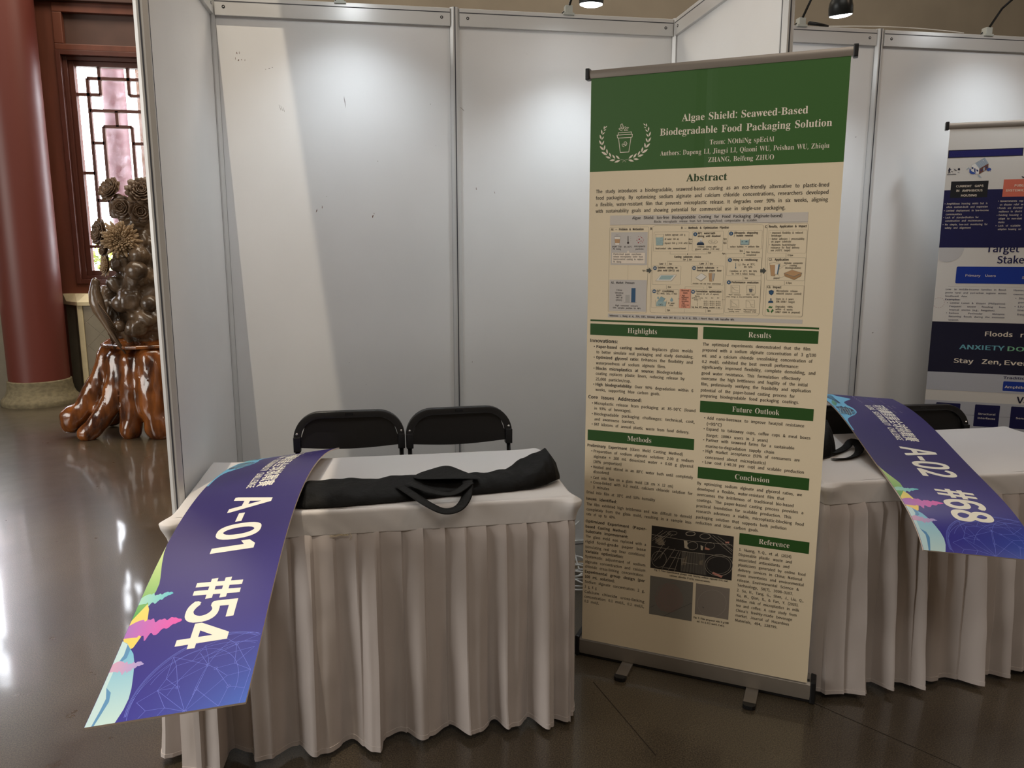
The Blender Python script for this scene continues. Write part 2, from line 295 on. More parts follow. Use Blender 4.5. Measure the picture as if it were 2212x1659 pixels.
# ------------------------------------------------------------------ printed layouts (tenths of a millimetre on each sheet)
BANNER1 = [
('R',0,17864,7972,20900,'g',0),
('T','Algae Shield: Seaweed-Based',3062,19334,6872,217,'sb','w','l'),
('T','Biodegradable Food Packaging Solution',2370,18925,7574,217,'sb','w','l'),
('T','Team: NOthiNg spEciAl',3977,18564,5930,150,'s','w','l'),
('T','Authors: Dapeng LI, Jingyi LI, Qiaoni WU, Peishan WU, Zhiqiu',2395,18290,7539,150,'s','w','l'),
('T','ZHANG, Beifeng ZHUO',3951,18022,5959,150,'s','w','l'),
('T','Abstract',3271,17447,4565,230,'sb','dg','l'),
('T','The study introduces a biodegradable, seaweed-based coating as an eco-friendly alternative to plastic-lined',232,17153,7599,112,'r','k','l'),
('T','food packaging. By optimizing sodium alginate and calcium chloride concentrations, researchers developed',232,16935,7599,112,'r','k','l'),
('T','a flexible, water-resistant film that prevents microplastic release. It degrades over 90% in six weeks, aligning',232,16717,7597,112,'r','k','l'),
('T','with sustainability goals and showing potential for commercial use in single-use packaging.',232,16499,6378,112,'r','k','l'),
('R',114,12303,3841,12703,'hg',0),
('R',4021,12325,7593,12730,'hg',0),
('R',4018,9832,7605,10230,'hg',0),
('R',88,8490,3870,8884,'hg',0),
('R',4035,7520,7611,7926,'hg',0),
('R',5521,5355,7748,5760,'hg',0),
('R',113,12782,7597,12845,'hg',0),
('T','Highlights',1455,12420,2474,175,'s','w','l'),
('T','Results',5473,12443,6176,175,'s','w','l'),
('T','Future Outlook',5078,9940,6572,175,'s','w','l'),
('T','Methods',1547,8603,2397,175,'s','w','l'),
('T','Conclusion',5276,7632,6386,175,'s','w','l'),
('T','Reference',6162,5470,7136,175,'s','w','l'),
('T','Innovations:',122,12048,1109,118,'b','k','l'),
('T','Core Issues Addressed:',86,10028,2012,118,'b','k','l'),
('T','*Paper-based casting method:* Replaces glass molds',352,11850,3698,100,'r','k','l'),
('T','to better simulate real packaging and study demolding.',350,11657,3727,100,'r','k','l'),
('T','*Optimized glycerol ratio:* Enhances the flexibility and',348,11468,3709,100,'r','k','l'),
('T','waterproofness of sodium alginate films.',348,11268,2814,100,'r','k','l'),
('T','*Blocks microplastics at source:* Biodegradable',348,11077,3383,100,'r','k','l'),
('T','coating replaces plastic liners, reducing release by',346,10894,3461,100,'r','k','l'),
('T','25,000 particles/cup.',347,10694,1612,100,'r','k','l'),
('T','*High biodegradability:* Over 90% degradation within 6',348,10503,3768,100,'r','k','l'),
('T','weeks, supporting blue carbon goals.',347,10311,2642,100,'r','k','l'),
('T','Microplastic release from packaging at 85–90°C (found',322,9819,3866,100,'r','k','l'),
('T','in 93% of beverages).',322,9631,1654,100,'r','k','l'),
('T','Biodegradable packaging challenges: technical, cost,',322,9431,3855,100,'r','k','l'),
('T','and awareness barriers.',324,9240,1796,100,'r','k','l'),
('T','847 kilotons of annual plastic waste from food delivery.',322,9050,3691,100,'r','k','l'),
('D',275,11898,16,'k'),
('D',275,11516,16,'k'),
('D',275,11125,16,'k'),
('D',275,10551,16,'k'),
('D',248,9867,16,'k'),
('D',248,9479,16,'k'),
('D',248,9098,16,'k'),
('T','The optimized experiments demonstrated that the film',4022,12103,7373,100,'r','k','l'),
('T','prepared with a sodium alginate concentration of 3 g/100',4022,11912,7558,100,'r','k','l'),
('T','mL and a calcium chloride crosslinking concentration of',4022,11715,7467,100,'r','k','l'),
('T','0.2 mol/L exhibited the best overall performance:',4022,11522,7059,100,'r','k','l'),
('T','significantly improved flexibility, complete demolding, and',4022,11336,7572,100,'r','k','l'),
('T','good water resistance. This formulation effectively',4022,11130,7141,100,'r','k','l'),
('T','overcame the high brittleness and fragility of the initial',4022,10946,7370,100,'r','k','l'),
('T','film, preliminarily verifying the feasibility and application',4022,10756,7473,100,'r','k','l'),
('T','potential of the paper-based casting process for',4022,10550,7006,100,'r','k','l'),
('T','preparing biodegradable food packaging coatings.',4022,10361,7140,100,'r','k','l'),
('T','Add nano-beeswax to improve heat/oil resistance',4268,9605,7346,100,'r','k','l'),
('T','(>95°C)',4268,9403,4754,100,'r','k','l'),
('T','Expand to takeaway cups, coffee cups & meal boxes',4268,9225,7556,100,'r','k','l'),
('T','(target: 100K+ users in 3 years)',4268,9011,6253,100,'r','k','l'),
('T','Partner with seaweed farms for a sustainable',4268,8841,7088,100,'r','k','l'),
('T','marine-to-degradation supply chain',4268,8632,6472,100,'r','k','l'),
('T','High market acceptance (93% of consumers are',4268,8455,7281,100,'r','k','l'),
('T','concerned about microplastics)',4268,8241,6231,100,'r','k','l'),
('T','Low cost (~¥0.20 per cup) and scalable production',4268,8064,7426,100,'r','k','l'),
('T','By optimizing sodium alginate and glycerol ratios, we',4040,7298,7417,100,'r','k','l'),
('T','developed a flexible, water-resistant film that',4040,7094,6883,100,'r','k','l'),
('T','overcomes the brittleness of traditional bio-based',4040,6896,7177,100,'r','k','l'),
('T','coatings. The paper-based casting process provides a',4042,6697,7493,100,'r','k','l'),
('T','practical foundation for scalable production. This',4042,6492,7131,100,'r','k','l'),
('T','research advances a viable, microplastic-blocking food',4044,6296,7529,100,'r','k','l'),
('T','packaging solution that supports both pollution',4045,6085,7004,100,'r','k','l'),
('T','reduction and blue carbon goals.',4047,5884,6130,100,'r','k','l'),
('D',4188,9653,16,'k'),
('D',4188,9273,16,'k'),
('D',4188,8889,16,'k'),
('D',4188,8503,16,'k'),
('D',4188,8112,16,'k'),
('T','*Preliminary Experiment* (Glass Mold Casting Method)',90,8259,3498,100,'r','k','l'),
('T','Preparation of sodium alginate solution: 2.00 g sodium',325,8060,3872,100,'r','k','l'),
('T','alginate + 100 mL deionized water + 0.60 g glycerol',325,7866,3873,100,'r','k','l'),
('T','(30% proportion)',325,7670,1356,100,'r','k','l'),
('T','Heated and stirred in an 80°C water bath until completely',325,7472,3880,100,'r','k','l'),
('T','dissolved',325,7293,897,100,'r','k','l'),
('T','Cast into film on a glass mold (18 cm × 12 cm)',327,7077,3206,100,'r','k','l'),
('T','Cross-linked with 0.2 mol/L calcium chloride solution for',328,6895,3886,100,'r','k','l'),
('T','3 minutes',327,6712,926,100,'r','k','l'),
('T','Dried into film at 35°C and 50% humidity',93,6502,2599,100,'r','k','l'),
('T','*Issues identified:*',90,6260,1221,100,'r','k','l'),
('T','The film exhibited high brittleness and was difficult to demold',101,6050,3888,100,'r','k','l'),
('T','completely from the glass mold, resulting in a sample loss',98,5853,3890,100,'r','k','l'),
('T','rate of up to 40%.',94,5668,1189,100,'r','k','l'),
('T','*Optimized Experiment (Paper-*',73,5395,2327,100,'r','k','l'),
('T','*based Casting Method)*',75,5192,1600,100,'r','k','l'),
('T','*Substrate improvement:*',75,5004,1667,100,'r','k','l'),
('T','The glass mold was replaced with a',80,4810,2326,100,'r','k','l'),
('T','rigid food-grade paper base',80,4611,2327,100,'r','k','l'),
('T','(simulating real cup liner conditions)',80,4404,2304,100,'r','k','l'),
('T','*Variable optimization:*',78,4222,1509,100,'r','k','l'),
('T','Systematic adjustment of sodium',77,4028,2328,100,'r','k','l'),
('T','alginate concentration and calcium',77,3827,2331,100,'r','k','l'),
('T','chloride cross-linking concentration',77,3634,2259,100,'r','k','l'),
('T','*Experimental group design (per*',77,3435,2330,100,'r','k','l'),
('T','*100 mL solution):*',80,3237,1219,100,'r','k','l'),
('T','Sodium alginate concentration: 2 g,',81,3037,2330,100,'r','k','l'),
('T','3 g, 4 g',81,2840,539,100,'r','k','l'),
('T','Calcium chloride cross-linking',80,2638,2337,100,'r','k','l'),
('T','concentration: 0.1 mol/L, 0.2 mol/L,',78,2444,2331,100,'r','k','l'),
('T','0.3 mol/L',80,2260,640,100,'r','k','l'),
('D',252,8108,16,'k'),
('D',252,7520,16,'k'),
('D',252,7125,16,'k'),
('D',252,6943,16,'k'),
('T','1. Huang, Y.-Q., et al. (2024).',5533,5128,7240,96,'r','k','l'),
('T','Disposable plastic waste and',5533,4944,7240,96,'r','k','l'),
('T','associated antioxidants and',5533,4759,7169,96,'r','k','l'),
('T','plasticizers generated by online food',5533,4574,7687,96,'r','k','l'),
('T','delivery services in China: National',5533,4390,7594,96,'r','k','l'),
('T','mass inventories and environmental',5533,4206,7657,96,'r','k','l'),
('T','release. Environmental Science &',5533,4021,7518,96,'r','k','l'),
('T','Technology, 58(7), 3098–3107.',5533,3837,7343,96,'r','k','l'),
('T','2. Su, H., Tang, G., Shen, J., Liu, Q.,',5533,3652,7682,96,'r','k','l'),
('T','Xu, W., Qian, X., & Fan, Y. (2025).',5533,3468,7535,96,'r','k','l'),
('T','Hidden risk of microplastics in milk',5533,3283,7566,96,'r','k','l'),
('T','tea and coffee: A case study from',5533,3098,7499,96,'r','k','l'),
('T',"China's freshly-made beverage",5533,2914,7370,96,'r','k','l'),
('T','market. Journal of Hazardous',5533,2730,7280,96,'r','k','l'),
('T','Materials, 494, 138799.',5533,2545,6910,96,'r','k','l'),
('T','Fig. 1. Nine experimental groups with varying sodium alginate (SA) and',2652,3935,5205,62,'sb','k','l'),
('T','calcium chloride (CaCl₂) concentrations.',3208,3812,4627,62,'sb','k','l'),
('T','Fig. 2. Film prepared with 3 g/100',4106,2392,5313,66,'sb','k','l'),
('T','mL SA & 0.2 mol/L CaCl₂',4228,2266,5168,66,'sb','k','l'),
('R',2512,4012,5338,5602,'ph1',0),
('R',2518,2254,4042,3718,'ph2',0),
('R',4143,2553,5295,3705,'ph3',0),
('S',((2518,5267),(3727,5224),(5305,5293)),14,'wire',0),
('S',((2520,4828),(3602,4809),(5315,4847)),14,'wire',0),
('S',((3176,4530),(3707,4527)),14,'wire',0),
('S',((3613,4537),(3622,4289)),14,'wire',0),
('S',((2989,4097),(3440,4109)),14,'wire',0),
('S',((3618,4401),(4176,4405)),14,'wire',0),
('S',((2549,5046),(3061,5471)),11,'wire',0),
('S',((2559,5123),(2918,5475)),11,'wire',0),
('S',((2648,4961),(3179,5464)),11,'wire',0),
('S',((2791,4983),(3204,5430)),11,'wire',0),
('S',((2596,4323),(3025,5118)),11,'wire',0),
('S',((2646,4280),(3151,4913)),11,'wire',0),
('S',((2930,4049),(3365,4871)),11,'wire',0),
('S',((3158,4036),(3508,4819)),11,'wire',0),
('S',((3372,4022),(3557,4777)),11,'wire',0),
('S',((2834,4412),(3036,4820)),11,'wire',0),
('S',((4518,5538),(5310,4956)),11,'wire',0),
('S',((4631,5555),(5325,5103)),11,'wire',0),
('S',((4813,5533),(5318,5247)),11,'wire',0),
('S',((4980,5316),(5305,5052)),11,'wire',0),
('S',((3253,5376),(3186,5267)),11,'wire',0),
('S',((3786,4887),(3631,4041)),9,'dk',0),
('S',((3860,4899),(3753,4041)),9,'dk',0),
('S',((3934,4910),(3875,4042)),9,'dk',0),
('S',((4008,4922),(3996,4042)),9,'dk',0),
('S',((4081,4933),(4117,4043)),9,'dk',0),
('S',((4154,4945),(4237,4043)),9,'dk',0),
('S',((4228,4956),(4357,4044)),9,'dk',0),
('S',((4301,4968),(4477,4044)),9,'dk',0),
('S',((4373,4979),(4596,4045)),9,'dk',0),
('P',((3602,4809),(4388,4858),(4490,4061),(3583,4058)),'ph1b'),
('S',((3788,4838),(3654,4057)),9,'dk',0),
('S',((3857,4849),(3760,4060)),9,'dk',0),
('S',((3927,4860),(3865,4062)),9,'dk',0),
('S',((3996,4871),(3970,4065)),9,'dk',0),
('S',((4065,4881),(4074,4068)),9,'dk',0),
('S',((4134,4892),(4178,4071)),9,'dk',0),
('S',((4202,4903),(4282,4073)),9,'dk',0),
('S',((4271,4914),(4386,4076)),9,'dk',0),
('S',((4339,4924),(4489,4079)),9,'dk',0),
('S',((5350,4574),(5331,4444),(5263,4320),(5154,4214),(5014,4138),(4860,4101),(4707,4107),(4573,4155),(4472,4241),(4415,4355),(4410,4484),(4456,4614),(4548,4731),(4676,4822),(4825,4877),(4980,4891),(5124,4863),(5241,4795),(5319,4695)),14,'wire',1),
('S',((5283,4563),(5267,4457),(5208,4355),(5114,4269),(4994,4206),(4862,4175),(4731,4179),(4616,4217),(4530,4286),(4482,4378),(4478,4483),(4517,4589),(4596,4685),(4706,4760),(4834,4806),(4967,4818),(5090,4796),(5190,4742),(5257,4661)),8,'wire',1),
('S',((4148,5091),(4141,5042),(4114,4995),(4070,4956),(4016,4928),(3956,4914),(3896,4917),(3844,4936),(3805,4968),(3784,5011),(3782,5059),(3800,5108),(3836,5152),(3886,5186),(3944,5207),(4004,5212),(4061,5201),(4106,5175),(4137,5137)),14,'wire',1),
('S',((4039,5516),(4032,5491),(4007,5466),(3969,5444),(3921,5427),(3868,5418),(3817,5416),(3772,5422),(3738,5437),(3720,5457),(3719,5481),(3735,5506),(3767,5530),(3811,5550),(3863,5563),(3915,5569),(3964,5567),(4004,5556),(4030,5539)),26,'wire',1),
('S',((4566,5496),(4557,5464),(4530,5431),(4487,5403),(4433,5382),(4374,5371),(4316,5370),(4265,5380),(4227,5400),(4206,5427),(4205,5459),(4223,5492),(4259,5523),(4308,5547),(4366,5564),(4425,5570),(4480,5565),(4525,5550),(4554,5526)),16,'wire',1),
('S',((3415,5449),(3407,5424),(3382,5399),(3343,5376),(3294,5359),(3240,5349),(3188,5347),(3142,5354),(3108,5368),(3089,5389),(3089,5413),(3105,5439),(3138,5463),(3183,5483),(3235,5496),(3289,5502),(3338,5500),(3379,5489),(3405,5471)),12,'wire',1),
('S',((2954,5107),(2948,5058),(2927,5011),(2894,4973),(2852,4947),(2805,4935),(2759,4940),(2719,4961),(2689,4996),(2672,5040),(2670,5089),(2684,5138),(2712,5181),(2750,5214),(2795,5233),(2842,5236),(2886,5222),(2921,5194),(2945,5155)),10,'wire',1),
('S',((3073,4425),(3062,4325),(3024,4232),(2963,4154),(2885,4101),(2799,4079),(2714,4089),(2640,4132),(2584,4202),(2553,4291),(2550,4391),(2575,4489),(2626,4576),(2697,4641),(2780,4679),(2866,4684),(2946,4657),(3012,4600),(3055,4520)),10,'wire',1),
('S',((4715,5179),(4709,5138),(4685,5099),(4648,5066),(4602,5043),(4550,5031),(4499,5033),(4454,5048),(4421,5075),(4402,5110),(4400,5150),(4416,5191),(4447,5227),(4489,5256),(4539,5273),(4591,5278),(4640,5269),(4679,5248),(4705,5216)),10,'wire',1),
('P',((3657,5213),(3774,5206),(3844,4909),(3691,4947)),'pale'),
('P',((4401,5081),(4562,5045),(4542,4993),(4382,4993)),'pk'),
('P',((4712,4223),(5034,4129),(4992,4049),(4669,4154)),'pk2'),
('P',((5067,5378),(5200,5398),(5191,5336),(5069,5318)),'pk2'),
('P',((4239,5130),(4332,5095),(4315,4945),(4257,4961)),'pale'),
('P',((4102,5096),(4090,5050),(4052,5007),(3995,4975),(3929,4960),(3865,4964),(3813,4987),(3784,5025),(3783,5070),(3808,5117),(3857,5155),(3920,5179),(3987,5184),(4046,5170),(4087,5139)),'dk'),
('P',((3671,4546),(3795,4666),(3762,4312),(3644,4318)),'pale2'),
('P',((4217,4536),(4352,4607),(4338,4407),(4211,4411)),'pale2'),
('P',((2668,5089),(2855,5242),(3008,4941),(2794,4908)),'pale2'),
('S',((2532,2494),(2699,2603)),8,'dk',0),
('S',((3051,2257),(3402,2530),(3681,2711),(4026,2940)),8,'dk',0),
('S',((3455,3684),(3128,3525),(2845,3349),(2724,2968),(2743,2766),(2947,2470),(3403,2505)),10,'ros',0),
('P',((3715,3073),(3725,2957),(3704,2842),(3652,2731),(3574,2630),(3480,2545),(3383,2483),(3286,2445),(3188,2433),(3087,2445),(2986,2482),(2891,2542),(2816,2623),(2771,2723),(2759,2838),(2773,2960),(2805,3082),(2847,3198),(2898,3301),(2962,3390),(3044,3459),(3142,3508),(3250,3533),(3356,3533),(3448,3506),(3524,3453),(3586,3379),(3638,3287),(3683,3184)),'ros2'),
('S',((3561,2843),(3509,2744),(3437,2661),(3352,2600),(3258,2567),(3163,2564),(3074,2590),(2996,2645),(2936,2724),(2897,2822),(2883,2931),(2895,3044),(2931,3153),(2989,3250),(3065,3327),(3153,3381)),7,'ros',0),
('S',((3271,2686),(3204,2678),(3140,2693),(3083,2728),(3037,2782),(3006,2850),(2992,2928),(2995,3010),(3016,3090),(3053,3162),(3103,3223),(3163,3266),(3228,3289),(3295,3291),(3357,3272),(3411,3232)),7,'ros',0),
('S',((3132,2851),(3111,2892),(3101,2940),(3100,2990),(3109,3041),(3128,3087),(3155,3127),(3188,3156),(3224,3173),(3262,3178),(3299,3168),(3331,3146),(3357,3112),(3375,3070),(3384,3022),(3383,2971)),7,'ros',0),
('S',((5203,3147),(5199,3058),(5180,2968),(5146,2881),(5099,2800),(5038,2726),(4968,2663),(4889,2612),(4804,2576),(4716,2555),(4628,2550),(4543,2561),(4463,2589),(4392,2632),(4330,2688),(4281,2757),(4247,2835),(4227,2920),(4223,3010),(4236,3101),(4264,3190),(4306,3275),(4362,3353),(4429,3421),(4504,3477),(4587,3519),(4673,3547),(4761,3558),(4847,3554),(4929,3534),(5003,3498),(5069,3449),(5123,3387),(5164,3314),(5191,3233)),7,'lt3',1),
('P',((4389,2882),(4437,2853),(4450,2826),(4415,2837)),'dk'),
('P',((477,19218),(463,19249),(459,19281),(468,19315),(481,19342),(492,19314),(499,19279),(493,19249)),'w'),
('P',((495,19269),(509,19295),(527,19316),(556,19328),(581,19334),(569,19311),(549,19287),(524,19275)),'w'),
('P',((465,19183),(481,19205),(501,19221),(528,19229),(552,19231),(538,19212),(516,19193),(492,19185)),'w'),
('P',((407,19075),(383,19111),(371,19149),(375,19193),(386,19229),(406,19197),(422,19155),(420,19116)),'w'),
('P',((415,19063),(429,19093),(448,19117),(478,19132),(506,19140),(494,19114),(473,19086),(447,19071)),'w'),
('P',((389,18906),(355,18939),(332,18977),(326,19026),(329,19068),(358,19038),(386,18997),(393,18954)),'w'),
('P',((402,18900),(408,18935),(421,18966),(448,18991),(475,19007),(470,18976),(456,18941),(433,18918)),'w'),
('P',((406,18729),(363,18757),(332,18792),(315,18843),(310,18887),(347,18862),(384,18824),(401,18780)),'w'),
('P',((414,18723),(415,18767),(426,18806),(455,18842),(485,18866),(484,18828),(473,18783),(449,18750)),'w'),
('P',((479,18555),(427,18573),(385,18601),(354,18649),(337,18694),(382,18677),(431,18648),(460,18607)),'w'),
('P',((489,18554),(475,18600),(474,18643),(492,18689),(515,18724),(526,18684),(530,18635),(516,18593)),'w'),
('P',((602,18394),(538,18398),(482,18417),(433,18461),(399,18506),(455,18501),(519,18483),(565,18446)),'w'),
('P',((610,18425),(581,18464),(565,18505),(566,18556),(576,18597),(601,18563),(621,18517),(622,18472)),'w'),
('P',((726,18285),(673,18279),(625,18285),(578,18315),(544,18346),(590,18351),(645,18346),(688,18322)),'w'),
('P',((736,18320),(699,18350),(674,18386),(664,18434),(663,18476),(695,18449),(725,18410),(736,18368)),'w'),
('P',((882,18225),(835,18198),(787,18185),(732,18194),(688,18210),(729,18233),(783,18250),(832,18244)),'w'),
('P',((881,18260),(838,18282),(804,18312),(784,18359),(774,18400),(811,18380),(851,18348),(871,18308)),'w'),
('P',((1057,18206),(1014,18167),(966,18142),(906,18138),(855,18144),(893,18178),(946,18208),(999,18214)),'w'),
('P',((1035,18242),(985,18257),(945,18283),(915,18327),(897,18369),(940,18355),(987,18328),(1016,18290)),'w'),
('P',((1889,19269),(1860,19277),(1836,19291),(1818,19316),(1807,19340),(1832,19332),(1860,19318),(1877,19296)),'w'),
('P',((1929,19221),(1909,19249),(1898,19278),(1900,19313),(1907,19342),(1924,19318),(1938,19285),(1938,19254)),'w'),
('P',((1906,19188),(1881,19191),(1860,19199),(1841,19218),(1829,19236),(1851,19233),(1875,19225),(1892,19209)),'w'),
('P',((1981,19087),(1967,19124),(1963,19160),(1976,19199),(1992,19229),(2004,19197),(2010,19156),(2001,19121)),'w'),
('P',((1969,19068),(1937,19077),(1911,19092),(1891,19120),(1879,19146),(1907,19138),(1937,19122),(1956,19098)),'w'),
('P',((2004,18920),(2000,18965),(2008,19007),(2034,19046),(2062,19074),(2064,19034),(2058,18987),(2037,18952)),'w'),
('P',((1992,18907),(1959,18925),(1935,18948),(1920,18984),(1913,19016),(1941,19000),(1970,18975),(1985,18944)),'w'),
('P',((1980,18737),(1986,18788),(2003,18831),(2040,18868),(2077,18893),(2071,18849),(2054,18799),(2023,18764)),'w'),
('P',((1967,18738),(1934,18765),(1912,18797),(1903,18840),(1903,18877),(1931,18853),(1958,18818),(1968,18780)),'w'),
('P',((1906,18563),(1926,18616),(1956,18658),(2007,18688),(2053,18705),(2035,18659),(2003,18610),(1960,18581)),'w'),
('P',((1894,18563),(1869,18602),(1855,18642),(1860,18690),(1871,18729),(1892,18695),(1910,18650),(1908,18607)),'w'),
('P',((1786,18403),(1822,18456),(1867,18495),(1930,18515),(1986,18521),(1954,18475),(1905,18429),(1850,18409)),'w'),
('P',((1773,18425),(1762,18474),(1763,18520),(1786,18567),(1812,18602),(1821,18559),(1822,18507),(1804,18465)),'w'),
('P',((1646,18303),(1689,18338),(1735,18360),(1792,18360),(1840,18352),(1802,18322),(1751,18295),(1700,18292)),'w'),
('P',((1645,18332),(1648,18378),(1662,18419),(1694,18455),(1727,18479),(1724,18439),(1710,18392),(1683,18359)),'w'),
('P',((1501,18228),(1551,18246),(1600,18250),(1652,18231),(1692,18208),(1648,18193),(1593,18186),(1546,18200)),'w'),
('P',((1497,18257),(1508,18309),(1530,18352),(1572,18387),(1613,18409),(1603,18364),(1580,18314),(1544,18281)),'w'),
('P',((1330,18206),(1386,18216),(1437,18211),(1488,18183),(1526,18151),(1477,18144),(1419,18146),(1372,18169)),'w'),
('P',((1343,18246),(1366,18295),(1398,18333),(1448,18358),(1494,18371),(1473,18329),(1439,18284),(1396,18259)),'w'),
('S',((1063,18229),(1175,18207),(1257,18133)),6,'w',0),
('S',((1317,18224),(1200,18200),(1125,18133)),6,'w',0),
('S',((969,19093),(1416,19095),(1412,19026),(971,19021)),19,'w',1),
('S',((931,19018),(1451,19021),(1442,18932),(1409,18923),(996,18921),(946,18930)),20,'w',1),
('S',((981,18910),(1051,18458),(1341,18459),(1405,18917)),20,'w',0),
('S',((1119,19199),(1043,19284),(1041,19342),(1090,19376),(1125,19314),(1137,19221)),16,'w',1),
('S',((1090,19223),(1087,19322)),9,'w',0),
('S',((1112,19141),(1027,19181),(982,19218),(1025,19245),(1094,19200)),16,'w',0),
('S',((1137,19209),(1173,19265),(1215,19274),(1223,19216),(1163,19150)),15,'w',0),
('S',((1163,19150),(1199,19206),(1271,19253),(1315,19239),(1273,19201),(1236,19175)),15,'w',0),
('S',((1163,19148),(1304,19159)),15,'w',0),
('S',((1219,18660),(1171,18755),(1185,18789),(1234,18793),(1272,18739),(1255,18687)),17,'w',1),
('S',((1218,18683),(1229,18752)),9,'w',0),
('S',((1183,18633),(1114,18659),(1103,18718),(1137,18728),(1175,18685)),15,'w',0),
('R',745,16085,7065,16400,'lg2',0),
('S',((752,16078),(7070,16110)),6,'ln',0),
('T','Algae Shield: Ion-free Biodegradable Coating for Food Packaging (Alginate-based)',1513,16265,6306,92,'b','k','l'),
('T','Blocks microplastic release from hot beverages/food; compostable & scalable.',2257,16142,5565,74,'r','k','l'),
('R',745,12940,7090,13071,'lg',0),
('T','*References: 1.* Huang et al., 2024, ES&T, takeaway plastic waste (847 kt)  | *2.* Su et al., 2025, J Hazard Mater, milk tea/coffee MPs',803,12972,4995,62,'b','k','l'),
('L',742,13127,2090,16008,5,'ln',50),
('L',2208,13146,5768,16042,5,'ln',90),
('L',5875,13152,7085,16064,5,'ln',70),
('R',794,14740,2057,15840,'lg',0),
('R',774,13168,2072,14237,'lg',0),
('L',2265,15204,3427,15838,4,'ln',25),
('L',3548,15215,4530,15850,4,'ln',25),
('L',4682,15278,5731,15860,4,'ln',25),
('L',2257,14099,3205,14726,4,'ln',25),
('L',3560,14110,4590,14738,4,'ln',25),
('L',2249,13325,3158,13942,4,'ln',25),
('L',3549,13338,4595,13957,4,'ln',25),
('L',4687,14429,5756,15002,4,'ln',25),
('L',4684,13220,5781,14280,4,'ln',25),
('L',5928,15151,7066,15860,4,'ln',25),
('L',5935,14297,7071,15008,4,'ln',25),
('L',5945,13181,7075,14138,4,'ln',25),
('R',3190,13331,3563,13961,'or',20),
('L',3190,13331,3563,13961,4,'orl',20),
('R',839,14790,1986,15160,'cr',12),
('L',839,14790,1986,15160,3,'ln',12),
('P',((1355,15160),(1400,15240),(1450,15160)),'cr'),
('T','A1 — Problem & Motivation',789,15903,1909,72,'b','k','l'),
('T','A2. Market Pressure',830,14104,1651,72,'b','k','l'),
('T','B',2141,15913,2195,72,'b','k','l'),
('T','paper cup:',840,15338,1177,56,'r','k','l'),
('T','PE lining',869,15251,1150,56,'r','k','l'),
('T','85–95°C',1256,15322,1529,56,'r','k','l'),
('T','microplastic',1611,15343,1989,56,'r','k','l'),
('T','particles',1662,15251,1928,56,'r','k','l'),
('T','Plastic-lined paper cups/boxes',891,15080,1854,56,'r','k','l'),
('T','release microplastics under heat.',893,14994,1918,56,'r','k','l'),
('T','Source-control coating to replace',890,14909,1925,56,'r','k','l'),
('T','PE lining.',892,14820,1179,56,'r','k','l'),
('T','China',1029,13859,1219,56,'r','k','l'),
('T','takeaway',974,13769,1273,56,'r','k','l'),
('T','waste:',1019,13690,1218,56,'r','k','l'),
('T','~847 kt',1005,13605,1243,56,'r','k','l'),
('T','(2021)',1014,13516,1227,56,'r','k','l'),
('T','High consumer concern:',1000,13332,1793,56,'r','k','l'),
('T','93% samples positive for MPs',911,13250,1891,56,'r','k','l'),
('T','6px',1914,14535,2020,56,'r','k','l'),
('T','Sodium alginate 2.00 g',2636,15716,3305,56,'r','k','l'),
('T','DI water 100 mL',2637,15574,3109,56,'r','k','l'),
('T','Glycerol 0.60 g (≈30 wt%)',2637,15443,3387,56,'r','k','l'),
('T','food-contact safe; seaweed-based',2335,15270,3337,56,'r','k','l'),
('T','4px',3420,15570,3535,56,'r','k','l'),
('T','4px',3425,15439,3530,56,'r','k','l'),
('P',((1348,13476),(1499,13475),(1492,13727),(1348,13724)),'gy'),
('P',((1550,13477),(1696,13476),(1693,13965),(1549,13962)),'bl'),
('S',((1292,13470),(1752,13478)),5,'k2',0),
('P',((915,15689),(1119,15692),(1086,15413),(944,15417)),'pw'),
('P',((924,15613),(1110,15612),(1098,15477),(940,15480)),'tan'),
('S',((915,15689),(1119,15692),(1086,15413),(944,15417)),4,'k2',1),
('S',((903,15706),(1123,15705)),6,'k2',0),
('S',((970,15731),(958,15757),(976,15778)),3,'k2',0),
('S',((1006,15731),(994,15757),(1012,15778)),3,'k2',0),
('S',((1042,15731),(1030,15757),(1048,15778)),3,'k2',0),
('S',((1386,15707),(1392,15483)),24,'k2',0),
('S',((1386,15703),(1392,15489)),18,'pw',0),
('S',((1388,15622),(1392,15483)),9,'rd',0),
('D',1392,15483,33,'k2'),
('D',1392,15483,25,'rd'),
('S',((1458,15685),(1491,15685)),3,'k2',0),
('S',((1459,15621),(1493,15621)),3,'k2',0),
('S',((1461,15557),(1494,15557)),3,'k2',0),
('D',1773,15603,22,'rd'),
('D',1855,15658,14,'rd'),
('D',1836,15545,14,'rd'),
('D',1746,15488,18,'rd'),
('D',1912,15577,12,'rd'),
('D',1693,15567,13,'rd'),
('D',1810,15696,9,'rd'),
('D',1744,15688,10,'rd'),
('D',1697,15641,7,'rd'),
('D',1881,15509,13,'rd'),
('D',1797,15524,9,'rd'),
('D',1899,15623,9,'rd'),
('D',1718,15524,7,'rd'),
('D',1825,15460,9,'rd'),
('D',1928,15543,6,'rd'),
('A',((1412,14741),(1413,14253)),3,'ln',12),
('P',((2050,14611),(2127,14612),(2125,14665),(2233,14563),(2132,14457),(2130,14515),(2053,14514)),'ga'),
('P',((2329,15659),(2587,15662),(2582,15405),(2352,15406)),'aq'),
('S',((2312,15760),(2330,15748),(2352,15402),(2578,15401),(2588,15752),(2600,15767)),4,'k2',0),
('S',((2312,15760),(2600,15767)),4,'k2',0),
('S',((2498,15627),(2610,15720)),3,'k2',0),
('S',((2488,15543),(2615,15584)),3,'k2',0),
('S',((2534,15452),(2620,15452)),3,'k2',0),
('S',((2398,15524),(2446,15503)),4,'bl',0),
